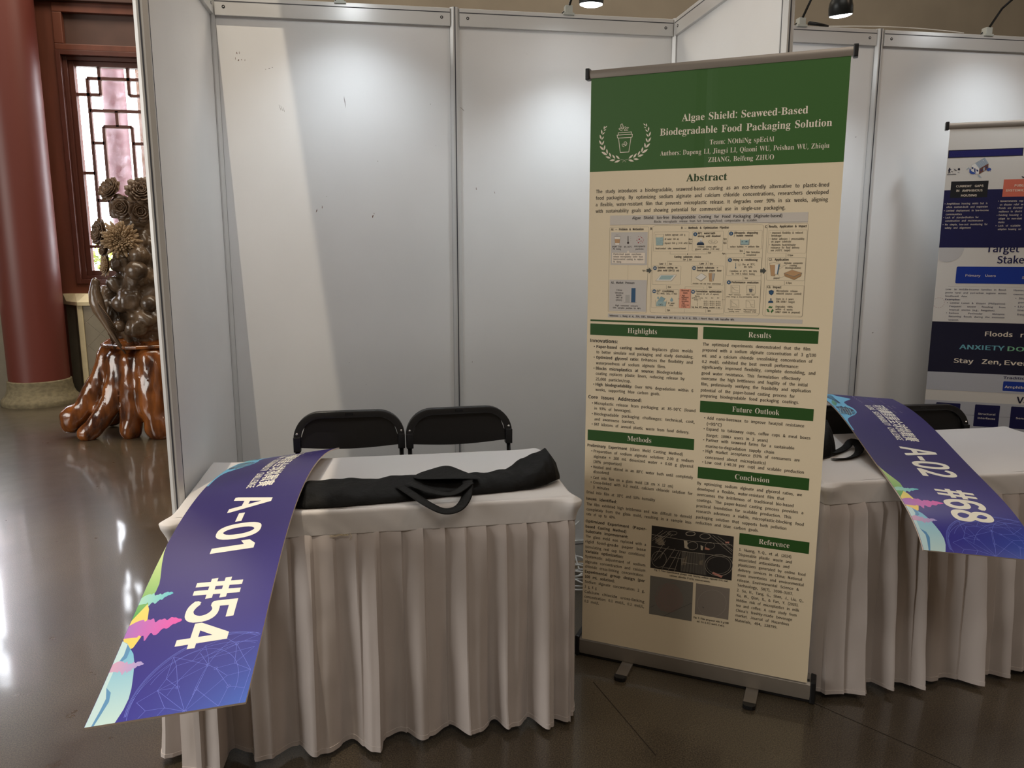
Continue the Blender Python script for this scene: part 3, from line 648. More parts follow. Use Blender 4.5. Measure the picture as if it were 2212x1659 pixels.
('S',((2442,15482),(2490,15460)),4,'bl',0),
('S',((2389,15461),(2437,15439)),4,'bl',0),
('S',((2474,15513),(2522,15492)),4,'bl',0),
('A',((3418,15524),(3547,15524)),4,'k2',14),
('T','B — Methods & Optimization Pipeline',3168,15927,4692,72,'b','k','l'),
('T','80°C water-bath',3711,15757,4265,62,'b','k','l'),
('T','stirring until dissolved',3711,15664,4438,62,'b','k','l'),
('T','Ultrasonic degassing',4867,15762,5598,62,'b','k','l'),
('T','/ bubble removal',4861,15671,5446,62,'b','k','l'),
('T','continue stirring after',3718,15324,4336,56,'r','k','l'),
('T','glycerol addition (≈30 min)',3645,15248,4416,56,'r','k','l'),
('T','reduce bubbles → uniform film',4763,15323,5654,56,'r','k','l'),
('T','4px',4534,15575,4645,56,'r','k','l'),
('T','4px',4535,15446,4645,56,'r','k','l'),
('T','3px',5058,15193,5164,56,'r','k','l'),
('T','Film formation',5269,15150,5685,56,'r','k','l'),
('T','completed',5269,15065,5572,56,'r','k','l'),
('T','4px',4514,15108,4622,56,'r','k','l'),
('T','4px',4063,15134,4166,56,'r','k','l'),
('T','Casting substrate choice',2970,14994,3842,64,'b','k','l'),
('T','3px | 3px',3259,14911,3549,56,'r','k','l'),
('T','Lane 1',2473,14762,2693,58,'b','k','l'),
('T','3px',2792,14766,2903,56,'r','k','l'),
('T','Lane 2',3813,14777,4037,58,'b','k','l'),
('T','3px',4130,14777,4239,56,'r','k','l'),
('T','Solution casting on',2428,14636,3085,62,'b','k','l'),
('T','glass mold (18×12 cm)',2431,14545,3145,60,'b','k','l'),
('T','Switch substrate →',3727,14644,4409,62,'b','k','l'),
('T','food-grade paper base',3729,14556,4523,62,'b','k','l'),
('T','simulate real cup inner environment',3606,14133,4527,48,'r','k','l'),
('T','3px',2786,13999,2898,56,'r','k','l'),
('T','3px',4127,14020,4235,56,'r','k','l'),
('T','Ca²⁺ crosslinking',2423,13857,2993,62,'b','k','l'),
('T','(0.2 mol/L CaCl₂, 3 min)',2425,13776,3103,56,'r','k','l'),
('T','Observed',3238,13888,3499,56,'b','k','l'),
('T','issues',3307,13815,3453,56,'b','k','l'),
('T','• High',3225,13729,3367,44,'r','k','l'),
('T','brittleness',3263,13669,3497,44,'r','k','l'),
('T','• Difficult',3223,13608,3435,44,'r','k','l'),
('T','demolding',3264,13541,3497,44,'r','k','l'),
('T','• High',3228,13478,3372,44,'r','k','l'),
('T','sample loss',3262,13416,3517,44,'r','k','l'),
('T','(~40%)',3264,13352,3428,44,'r','k','l'),
('T','Formulation optimization',3725,13870,4549,62,'b','k','l'),
('T','Glycerol (30 wt% of alginate)',3745,13792,4467,46,'r','k','l'),
('T','Alginate',3695,13723,3859,40,'r','k','l'),
('T','(g/100mL) / (CaCl₂)',3603,13660,3959,40,'r','k','l'),
('T','(mol/L) →',3675,13603,3889,40,'r','k','l'),
('T','0.1',4047,13666,4105,40,'r','k','l'),
('T','0.2',4233,13671,4295,40,'r','k','l'),
('T','0.3',4425,13676,4483,40,'r','k','l'),
('T','2',3769,13550,3792,40,'r','k','l'),
('T','3',3772,13486,3795,40,'r','k','l'),
('T','4',3774,13426,3797,40,'r','k','l'),
('T','A2-C0.1 A2-C0.2 A2-C0.3',3991,13556,4537,40,'r','k','l'),
('T','A3-C0.1 A3-C0.2 A3-C0.3',3994,13494,4540,40,'r','k','l'),
('T','A4-C0.1 A4-C0.2 A4-C0.3',3996,13436,4543,40,'r','k','l'),
('T','Tag: keep 80°C heating; crosslink 3 min',3598,13356,4527,46,'b','k','l'),
('T','CaCl₂',2496,13405,2644,56,'r','k','l'),
('T','DI water',2820,13458,3035,56,'r','k','l'),
('T','rinse',2870,13388,2991,56,'r','k','l'),
('T','3px',2781,13225,2893,56,'r','k','l'),
('T','3px',4123,13241,4231,56,'r','k','l'),
('T','Drying & conditioning',4868,14904,5633,62,'b','k','l'),
('T','Dry at 35°C,',5179,14764,5556,56,'r','k','l'),
('T','RH 50%',5229,14682,5481,56,'r','k','l'),
('T','Condition at 25°C, RH 50%',4784,14548,5631,56,'r','k','l'),
('T','for ≥48 h before testing',4849,14462,5567,56,'r','k','l'),
('T','4px',5256,14331,5362,56,'r','k','l'),
('T','Performance evaluation',4862,14185,5696,62,'b','k','l'),
('T','Water resistance',4784,13794,5162,40,'r','k','l'),
('T','(mass change vs time)',4716,13726,5222,40,'r','k','l'),
('T','Water vapor',5342,13806,5611,40,'r','k','l'),
('T','permeability (WVTR)',5246,13733,5714,40,'r','k','l'),
('T','Thermal insulation',4776,13320,5191,42,'r','k','l'),
('T','(cooling curve)',4818,13253,5144,42,'r','k','l'),
('T','High-temperature',5281,13320,5676,42,'r','k','l'),
('T','resistance (TGA)',5284,13253,5669,42,'r','k','l'),
('D',3630,15755,58,'bl'),
('T','1',3608,15732,3652,46,'b','w','l'),
('D',4772,15767,58,'bl'),
('T','2',4750,15744,4794,46,'b','w','l'),
('D',2336,14645,58,'bl'),
('T','3A',2292,14622,2380,46,'b','w','l'),
('D',3637,14657,58,'bl'),
('T','3B',3593,14634,3681,46,'b','w','l'),
('D',2335,13869,58,'bl'),
('T','4A',2291,13846,2379,46,'b','w','l'),
('D',3632,13880,58,'bl'),
('T','4B',3588,13857,3676,46,'b','w','l'),
('D',4774,14925,58,'bl'),
('T','5',4752,14902,4796,46,'b','w','l'),
('D',4773,14209,58,'bl'),
('T','6',4751,14186,4795,46,'b','w','l'),
('A',((2824,15195),(2831,15110),(3346,15112)),4,'k2',12),
('A',((4029,15206),(4033,15120),(3462,15112)),4,'k2',12),
('A',((3410,14976),(3414,14882),(2745,14874),(2748,14740)),4,'k2',12),
('A',((3414,14882),(4088,14886),(4083,14761)),4,'k2',12),
('A',((2740,14080),(2742,13963)),4,'k2',12),
('A',((4076,14100),(4077,13978)),4,'k2',12),
('A',((5205,15272),(5206,15181)),4,'k2',12),
('A',((5208,15096),(5206,15018)),4,'k2',12),
('A',((5208,14412),(5212,14299)),4,'k2',12),
('A',((4646,13194),(4645,15131),(5141,15136)),4,'k2',12),
('A',((3136,13633),(3196,13635)),4,'k2',12),
('A',((4683,13646),(4581,13643)),4,'k2',12),
('A',((3362,13314),(3366,13196)),4,'k2',12),
('A',((4072,13314),(4077,13208)),4,'k2',12),
('A',((4511,15530),(4683,15530)),4,'k2',12),
('A',((3978,13976),(3975,14045),(3366,14043),(3364,13970)),4,'k2',12),
('A',((3418,15524),(3550,15524)),4,'k2',12),
('S',((2728,13306),(2732,13183),(4652,13194)),4,'k2',0),
('D',3405,15112,16,'ga'),
('D',5208,15136,18,'ga'),
('P',((5731,14642),(5814,14643),(5811,14694),(5918,14593),(5818,14485),(5815,14537),(5731,14536)),'ga'),
('P',((3698,15465),(3922,15465),(3932,15403),(3694,15403)),'dbl'),
('P',((3728,15496),(3893,15496),(3916,15460),(3709,15461)),'bl2'),
('P',((3775,15614),(3862,15613),(3862,15496),(3784,15496)),'pw'),
('P',((3781,15558),(3860,15558),(3862,15496),(3784,15496)),'gy'),
('S',((4260,15570),(4307,15556),(4340,15535),(4354,15511),(4346,15486),(4319,15465),(4276,15450),(4223,15443),(4169,15447),(4120,15459),(4085,15479),(4069,15504),(4073,15529),(4098,15551),(4140,15567),(4192,15574)),5,'k2',0),
('S',((4236,15536),(4259,15530),(4276,15520),(4283,15510),(4279,15499),(4265,15489),(4243,15483),(4217,15480),(4190,15482),(4166,15487),(4148,15496),(4140,15507),(4142,15518),(4155,15527),(4176,15534),(4202,15537)),5,'k2',0),
('P',((5086,15562),(5334,15561),(5331,15416),(5093,15421)),'aq'),
('S',((5070,15593),(5083,15412),(5345,15412),(5344,15591)),7,'bl3',0),
('P',((5117,15526),(5177,15534),(5179,15491),(5119,15491)),'bl3'),
('P',((5227,15525),(5292,15533),(5294,15491),(5228,15491)),'bl3'),
('P',((2377,14231),(2528,14419),(3065,14430),(2905,14232)),'pw'),
('P',((2468,14262),(2561,14404),(2991,14410),(2867,14268)),'aq'),
('S',((2377,14231),(2528,14419),(3065,14430),(2905,14222),(2378,14213)),4,'k2',1),
('P',((3701,14350),(3883,14492),(4050,14375),(3883,14247)),'pw'),
('S',((3701,14350),(3883,14492),(4049,14396),(3883,14247)),4,'k2',1),
('S',((3702,14329),(3878,14226),(4044,14365)),4,'k2',0),
('P',((4115,14495),(4235,14497),(4226,14226),(4153,14231)),'tan'),
('P',((4225,14492),(4318,14483),(4282,14254),(4224,14274)),'gy'),
('S',((4115,14495),(4153,14231),(4226,14226),(4276,14253),(4318,14483),(4255,14509),(4162,14508)),4,'k2',1),
('P',((2426,13529),(2752,13538),(2740,13382),(2414,13373)),'aq'),
('S',((2376,13589),(2414,13369),(2740,13378),(2772,13588)),4,'k2',0),
('P',((2459,13537),(2573,13701),(2717,13636),(2620,13487),(2471,13494)),'aq2'),
('S',((2459,13537),(2573,13701),(2717,13636),(2620,13487)),3,'k2',0),
('P',((2506,13652),(2503,13637),(2494,13624),(2481,13616),(2466,13616),(2453,13623),(2443,13635),(2439,13651),(2456,13678),(2471,13709),(2487,13679)),'aq2'),
('P',((2984,13593),(2980,13568),(2966,13548),(2945,13537),(2922,13536),(2901,13547),(2886,13566),(2880,13590),(2907,13634),(2929,13681),(2954,13635)),'aq2'),
('S',((4840,14117),(5112,14122),(5125,13864),(4852,13858)),5,'ln',1),
('S',((5337,14120),(5605,14125),(5618,13871),(5349,13865)),5,'ln',1),
('S',((4846,13644),(5113,13650),(5125,13397),(4858,13389)),5,'ln',1),
('S',((5336,13650),(5603,13656),(5616,13405),(5349,13397)),5,'ln',1),
('S',((4876,14087),(4885,13890),(5087,13894)),4,'k2',0),
('S',((4888,13620),(4893,13422),(5090,13423)),4,'k2',0),
('S',((4887,14056),(4962,13975),(5085,13946)),4,'k2',0),
('S',((4888,13613),(4942,13538),(4994,13529),(5078,13448)),4,'k2',0),
('S',((5352,13621),(5432,13613),(5476,13541),(5511,13439),(5591,13431)),4,'k2',0),
('S',((4887,14056),(5069,14053)),4,'k2',0),
('S',((5498,13501),(5577,13503)),4,'k2',0),
('S',((5469,14052),(5558,14068)),4,'k2',0),
('P',((5408,14014),(5521,14016),(5507,13903),(5437,13902)),'ga2'),
('S',((5522,13996),(5557,13976),(5519,13934)),5,'ga2',0),
('S',((5122,14775),(5144,14775)),3,'k2',0),
('S',((5111,14743),(5127,14728)),3,'k2',0),
('S',((5081,14730),(5082,14707)),3,'k2',0),
('S',((5049,14743),(5034,14727)),3,'k2',0),
('S',((5034,14775),(5012,14774)),3,'k2',0),
('S',((5046,14807),(5029,14822)),3,'k2',0),
('S',((5076,14820),(5075,14842)),3,'k2',0),
('S',((5108,14807),(5123,14823)),3,'k2',0),
('S',((5104,14775),(5101,14761),(5090,14751),(5076,14749),(5062,14755),(5054,14767),(5053,14782),(5060,14795),(5073,14801),(5088,14799),(5100,14790)),4,'k2',1),
('S',((4961,14829),(4964,14686)),14,'bl3',0),
('D',4963,14676,19,'bl3'),
('S',((4962,14819),(4964,14696)),6,'pw',0),
('T','C',5806,15939,5862,72,'b','k','l'),
('T','Results, Application & Impact',5920,15943,7046,72,'b','k','l'),
('T','• Improved flexibility & reduced',5969,15751,6936,60,'r','k','l'),
('T','breakage',6015,15663,6310,60,'r','k','l'),
('T','• Better adhesion / processability',5970,15562,6994,60,'r','k','l'),
('T','on paper substrate',6015,15480,6607,60,'r','k','l'),
('T','• Maintains heat/oil/water',5970,15377,6757,60,'r','k','l'),
('T','resistance for food delivery',6016,15293,6864,60,'r','k','l'),
('T','use (≤95°C target)',6018,15207,6600,60,'r','k','l'),
('T','2.5px',6529,15059,6694,56,'r','k','l'),
('T','C2. Application',5972,14914,6569,72,'b','k','l'),
('T','Alginate composite',6436,14815,6992,56,'r','k','l'),
('T','coating',6612,14740,6823,56,'r','k','l'),
('T','(biodegradable)',6484,14664,6945,56,'r','k','l'),
('T','paper',6155,14344,6337,56,'r','k','l'),
('T','2.5px',6530,14194,6703,56,'r','k','l'),
('T','C3. Impact',5971,14048,6401,72,'b','k','l'),
('T','Microplastic release',6259,13938,6893,60,'r','k','l'),
('T','reduced (source control)',6258,13853,7006,60,'r','k','l'),
('T','Users in 3 years:',6258,13682,6797,60,'r','k','l'),
('T','10k–100k+ target',6263,13596,6824,60,'r','k','l'),
('T','Degrades >90%',6262,13436,6775,60,'r','k','l'),
('T','within ~6 weeks',6259,13352,6775,60,'r','k','l'),
('T','(UNEP claim in proposal)',6258,13268,6999,60,'r','k','l'),
('A',((6480,15145),(6482,15030)),5,'k2',14),
('A',((6481,14278),(6484,14161)),5,'k2',14),
('P',((6018,14777),(6174,14778),(6183,14431),(6070,14434)),'tan'),
('P',((6174,14778),(6295,14789),(6261,14487),(6183,14496)),'pw'),
('P',((6274,14803),(6313,14803),(6273,14481),(6242,14487)),'bl3'),
('S',((6006,14833),(6070,14434),(6179,14427),(6189,14496),(6262,14481),(6325,14823),(6160,14854)),5,'k2',1),
('P',((6452,14523),(6691,14626),(6986,14541),(6760,14427)),'tan'),
('P',((6452,14523),(6770,14413),(6766,14319),(6482,14429)),'tan2'),
('P',((6770,14413),(6987,14535),(6959,14435),(6766,14319)),'tan2'),
('S',((6452,14519),(6770,14419),(6987,14535)),9,'bl3',0),
('S',((6452,14523),(6691,14626),(6986,14541),(6959,14435),(6766,14319),(6482,14429)),4,'k2',1),
('A',((6491,14776),(6317,14735)),3,'k2',12),
('A',((6491,14776),(6302,14648)),3,'k2',12),
('A',((6360,14373),(6277,14487)),3,'k2',12),
('A',((6360,14373),(6556,14474)),3,'k2',12),
('P',((6024,13956),(6100,13992),(6180,13963),(6171,13877),(6110,13815),(6044,13868)),'bl2'),
('P',((6059,13930),(6102,13951),(6148,13934),(6141,13883),(6108,13849),(6073,13879)),'bl'),
('D',6103,13698,21,'bl2'),
('P',((6025,13574),(6036,13633),(6105,13662),(6172,13637),(6181,13578)),'bl2'),
('P',((6039,13429),(6073,13476),(6139,13458),(6166,13470),(6151,13415),(6108,13400),(6119,13418),(6082,13419),(6072,13404)),'gr'),
('P',((6184,13387),(6207,13331),(6161,13281),(6158,13250),(6119,13292),(6128,13339),(6138,13320),(6155,13353),(6148,13370)),'gr'),
('P',((6081,13277),(6023,13286),(6004,13354),(5980,13373),(6033,13386),(6068,13353),(6047,13355),(6066,13321),(6083,13319)),'gr')]
BANNER2 = [
('R',0,15355,8000,17985,'nv',0),
('R',0,9445,8000,11870,'nk',0),
('R',0,8565,8000,9445,'lg3',0),
('R',0,7800,8000,8050,'lg3',0),
('R',0,2500,8000,8050,'lg3',0),
('R',22,19430,3020,19780,'nk',0),
('R',60,19465,2980,19745,'nb',0),
('S',((120,19520),(160,19525)),8,'nb2',0),
('S',((195,19520),(235,19525)),8,'nb2',0),
('S',((270,19520),(310,19525)),8,'nb2',0),
('S',((345,19520),(385,19525)),8,'nb2',0),
('S',((420,19520),(460,19525)),8,'nb2',0),
('S',((495,19520),(535,19525)),8,'nb2',0),
('S',((570,19520),(610,19525)),8,'nb2',0),
('S',((645,19520),(685,19525)),8,'nb2',0),
('S',((140,19605),(180,19610)),8,'nb2',0),
('S',((215,19605),(255,19610)),8,'nb2',0),
('S',((290,19605),(330,19610)),8,'nb2',0),
('S',((365,19605),(405,19610)),8,'nb2',0),
('S',((440,19605),(480,19610)),8,'nb2',0),
('S',((515,19605),(555,19610)),8,'nb2',0),
('S',((590,19605),(630,19610)),8,'nb2',0),
('S',((665,19605),(705,19610)),8,'nb2',0),
('S',((160,19690),(200,19695)),8,'nb2',0),
('S',((235,19690),(275,19695)),8,'nb2',0),
('S',((310,19690),(350,19695)),8,'nb2',0),
('S',((385,19690),(425,19695)),8,'nb2',0),
('S',((460,19690),(500,19695)),8,'nb2',0),
('S',((535,19690),(575,19695)),8,'nb2',0),
('S',((610,19690),(650,19695)),8,'nb2',0),
('S',((685,19690),(725,19695)),8,'nb2',0),
('R',255,17630,1775,18375,'ki',0),
('R',2380,17635,4200,18410,'re',0),
('T','CURRENT GAPS',471,18105,1581,98,'b','w','l'),
('T','IN AMPHIBIOUS',499,17902,1564,98,'b','w','l'),
('T','HOUSING',709,17685,1349,98,'b','w','l'),
('T','PUBLIC &',2824,18080,3520,98,'b','w','l'),
('T','SYSTEMIC GAPS',2495,17865,3750,98,'b','w','l'),
('T','Amphibious housing exists but is',151,17328,1820,80,'r','w','l'),
('T','often custom-built and expensive',149,17175,1842,80,'r','w','l'),
('T','Limited deployment in low-income',152,17012,1896,80,'r','w','l'),
('T','communities',154,16848,819,80,'r','w','l'),
('T','Lack of standardisation for',152,16700,1517,80,'r','w','l'),
('T','construction and maintenance',155,16547,1712,80,'r','w','l'),
('T','No simple, low-cost monitoring for',161,16377,1909,80,'r','w','l'),
('T','safety and alignment',163,16222,1240,80,'r','w','l'),
('T','Governments rep',2322,17410,3230,80,'r','w','l'),
('T','on disaster relief an',2319,17250,3250,80,'r','w','l'),
('T','Funds are diverted',2308,17098,3220,80,'r','w','l'),
('T','resilience to short-t',2310,16940,3230,80,'r','w','l'),
('T','Existing housing s',2320,16780,3230,80,'r','w','l'),
('T','adapt to non-stati',2325,16620,3250,80,'r','w','l'),
('T','risks',2330,16462,2580,80,'r','w','l'),
('T','Lack of scalable',2340,16304,3230,80,'r','w','l'),
('T','adaptive housing sol',2344,16148,3270,80,'r','w','l'),
('D',80,17368,14,'w'),
('D',80,17052,14,'w'),
('D',80,16740,14,'w'),
('D',80,16417,14,'w'),
('D',2255,17450,14,'w'),
('D',2255,17138,14,'w'),
('D',2255,16820,14,'w'),
('D',2255,16344,14,'w'),
('Q',380,15355,675,'lg4'),
('T','Target',1957,15147,3300,330,'b','nv','l'),
('T','Stakeholders',2449,14637,5000,330,'b','nv','l'),
('R',820,13690,6200,14475,'rb',60),
('T','Primary Users',1216,14012,2463,105,'r','w','l'),
('T','Secondary',3518,13935,4500,105,'r','w','l'),
('S',((540,13548),(5000,13548)),4,'ln',0),
('T','Low- to middle-income families in flood-',454,13376,2958,74,'r','nv','l'),
('T','prone rural and peri-urban regions across',449,13217,2968,74,'r','nv','l'),
('T','Southeast Asia.',451,13054,1385,74,'r','nv','l'),
('T','*Examples:*',465,12893,1095,74,'r','nv','l'),
('T','Central Luzon & Visayas (Philippines):',674,12734,2990,74,'r','nv','l'),
('T','Frequent severe flooding from',674,12570,2985,74,'r','nv','l'),
('T','tropical storms (e.g., Fengshen).',676,12410,2583,74,'r','nv','l'),
('T','Eastern Peninsular Malaysia:',679,12250,2995,74,'r','nv','l'),
('T','Recurring floods during the monsoon',685,12096,2993,74,'r','nv','l'),
('T','season.',679,11931,1123,74,'r','nv','l'),
('T','Homeow',3252,13364,3780,84,'r','nv','l'),
('T','owners',3252,13179,3720,84,'r','nv','l'),
('T','Sing',3484,12998,3760,84,'r','nv','l'),
('T','per',3491,12809,3720,84,'r','nv','l'),
('T','Livi',3492,12615,3750,84,'r','nv','l'),
('T','lines',3494,12450,3800,84,'r','nv','l'),
('T','frequ',3495,12251,3840,84,'r','nv','l'),
('D',575,12774,14,'nv'),
('D',575,12290,14,'nv'),
('D',3370,13038,16,'nv'),
('D',3370,12655,16,'nv'),
('O',205,12765,240,10,'rc'),
('T','Floods r',2271,11240,3850,215,'b','w','l'),
('T','ANXIETY',1257,10585,3130,215,'b','tq','l'),
('T','DON',3255,10575,4300,215,'b','tg','l'),
('T','Stay Zen,',1071,9920,3072,215,'b','w','l'),
('T','Even',3194,9915,4200,215,'b','w','l'),
('T','Traditional',3215,9250,4450,115,'b','nv','l'),
('R',3235,8668,6000,9130,'rb',40),
('T','Amphibious',3310,8812,4500,115,'b','w','l'),
('T','VS',3855,8125,4400,300,'b','nk','l'),
('R',505,6880,1550,7947,'nv',40),
('R',2170,6880,3215,7947,'nv',40),
('R',3670,6880,4715,7947,'nv',40),
('A',((1590,7410),(2150,7414)),8,'nk',34),
('A',((3225,7410),(3785,7414)),8,'nk',34),
('T','Structural',2324,7460,3057,88,'b','lw','l'),
('T','Interfaces',2332,7253,3062,88,'b','lw','l'),
('T','Sensors',3902,7356,4550,88,'b','lw','l'),
('S',((2680,6880),(2680,6200)),8,'rb',0),
('S',((1030,6880),(1030,6200)),8,'rb',0),
('P',((109,18972),(156,18970),(167,18927),(227,18925),(163,18885),(157,18825),(179,18790),(172,18722),(157,18722),(144,18791),(117,18783),(99,18715),(83,18724),(101,18827),(80,18879)),'nk'),
('D',135,18976,24,'nk'),
('P',((38,18691),(436,18705),(423,18680),(48,18670)),'nk'),
('P',((301,18914),(355,18921),(446,18867),(408,18851)),'nk'),
('P',((476,18883),(475,18943),(506,18981),(546,18966),(566,18914),(565,18872)),'nk'),
('P',((206,18840),(286,18821),(280,18800),(224,18809)),'nk'),
('S',((275,18949),(327,18973),(367,18963)),6,'nk',0),
('P',((470,18764),(499,18789),(517,18762),(556,18765),(558,18741)),'nk'),
('S',((261,18745),(402,18745)),4,'nk',0),
('S',((581,18837),(425,18837)),3,'gy3',0),
('P',((1011,19078),(1169,19174),(1346,18915),(1350,18669),(1217,18724),(1038,18831)),'wh'),
('P',((1154,19166),(1523,19397),(1694,19148),(1346,18915)),'gy3'),
('P',((1346,18915),(1695,19139),(1706,18903),(1353,18669)),'br'),
('S',((1216,19205),(1404,18954)),4,'gy4',0),
('S',((1278,19244),(1462,18992)),4,'gy4',0),
('S',((1339,19282),(1520,19031)),4,'gy4',0),
('S',((1401,19321),(1578,19070)),4,'gy4',0),
('S',((1462,19359),(1636,19109)),4,'gy4',0),
('D',1466,19273,16,'wh'),
('P',((1031,19001),(1102,18982),(1110,18888),(1041,18924)),'nb3'),
('P',((1233,18893),(1307,18865),(1312,18780),(1240,18816)),'nb3'),
('P',((1136,18947),(1191,18928),(1206,18758),(1149,18794)),'nb3'),
('P',((1403,18870),(1455,18894),(1459,18818),(1410,18799)),'nb3'),
('P',((1606,18990),(1658,19014),(1664,18946),(1612,18931)),'nb3'),
('P',((1499,18952),(1562,18975),(1575,18831),(1512,18808)),'gy3'),
('P',((947,18902),(975,18935),(1064,18796),(1239,18740),(1152,18675),(1027,18696),(959,18766)),'bl4'),
('P',((1640,18880),(1724,18953),(1803,18925),(1832,18857),(1739,18792),(1660,18820)),'bl4'),
('P',((803,18873),(908,18997),(959,18936)),'gy3'),
('P',((1295,18628),(1371,18634),(1490,18504),(1380,18532)),'gy3'),
('D',1044,18848,25,'wh'),
('P',((1016,18823),(1042,18874),(1077,18830)),'nb3'),
('D',1215,18664,12,'bl4'),
('D',1807,18798,14,'bl4'),
('S',((1038,18831),(1011,19078),(1169,19174),(1523,19397)),4,'k2',0),
('P',((3060,18517),(3096,18533),(3123,18482),(3152,18523),(3181,18497),(3135,18431)),'nk')]
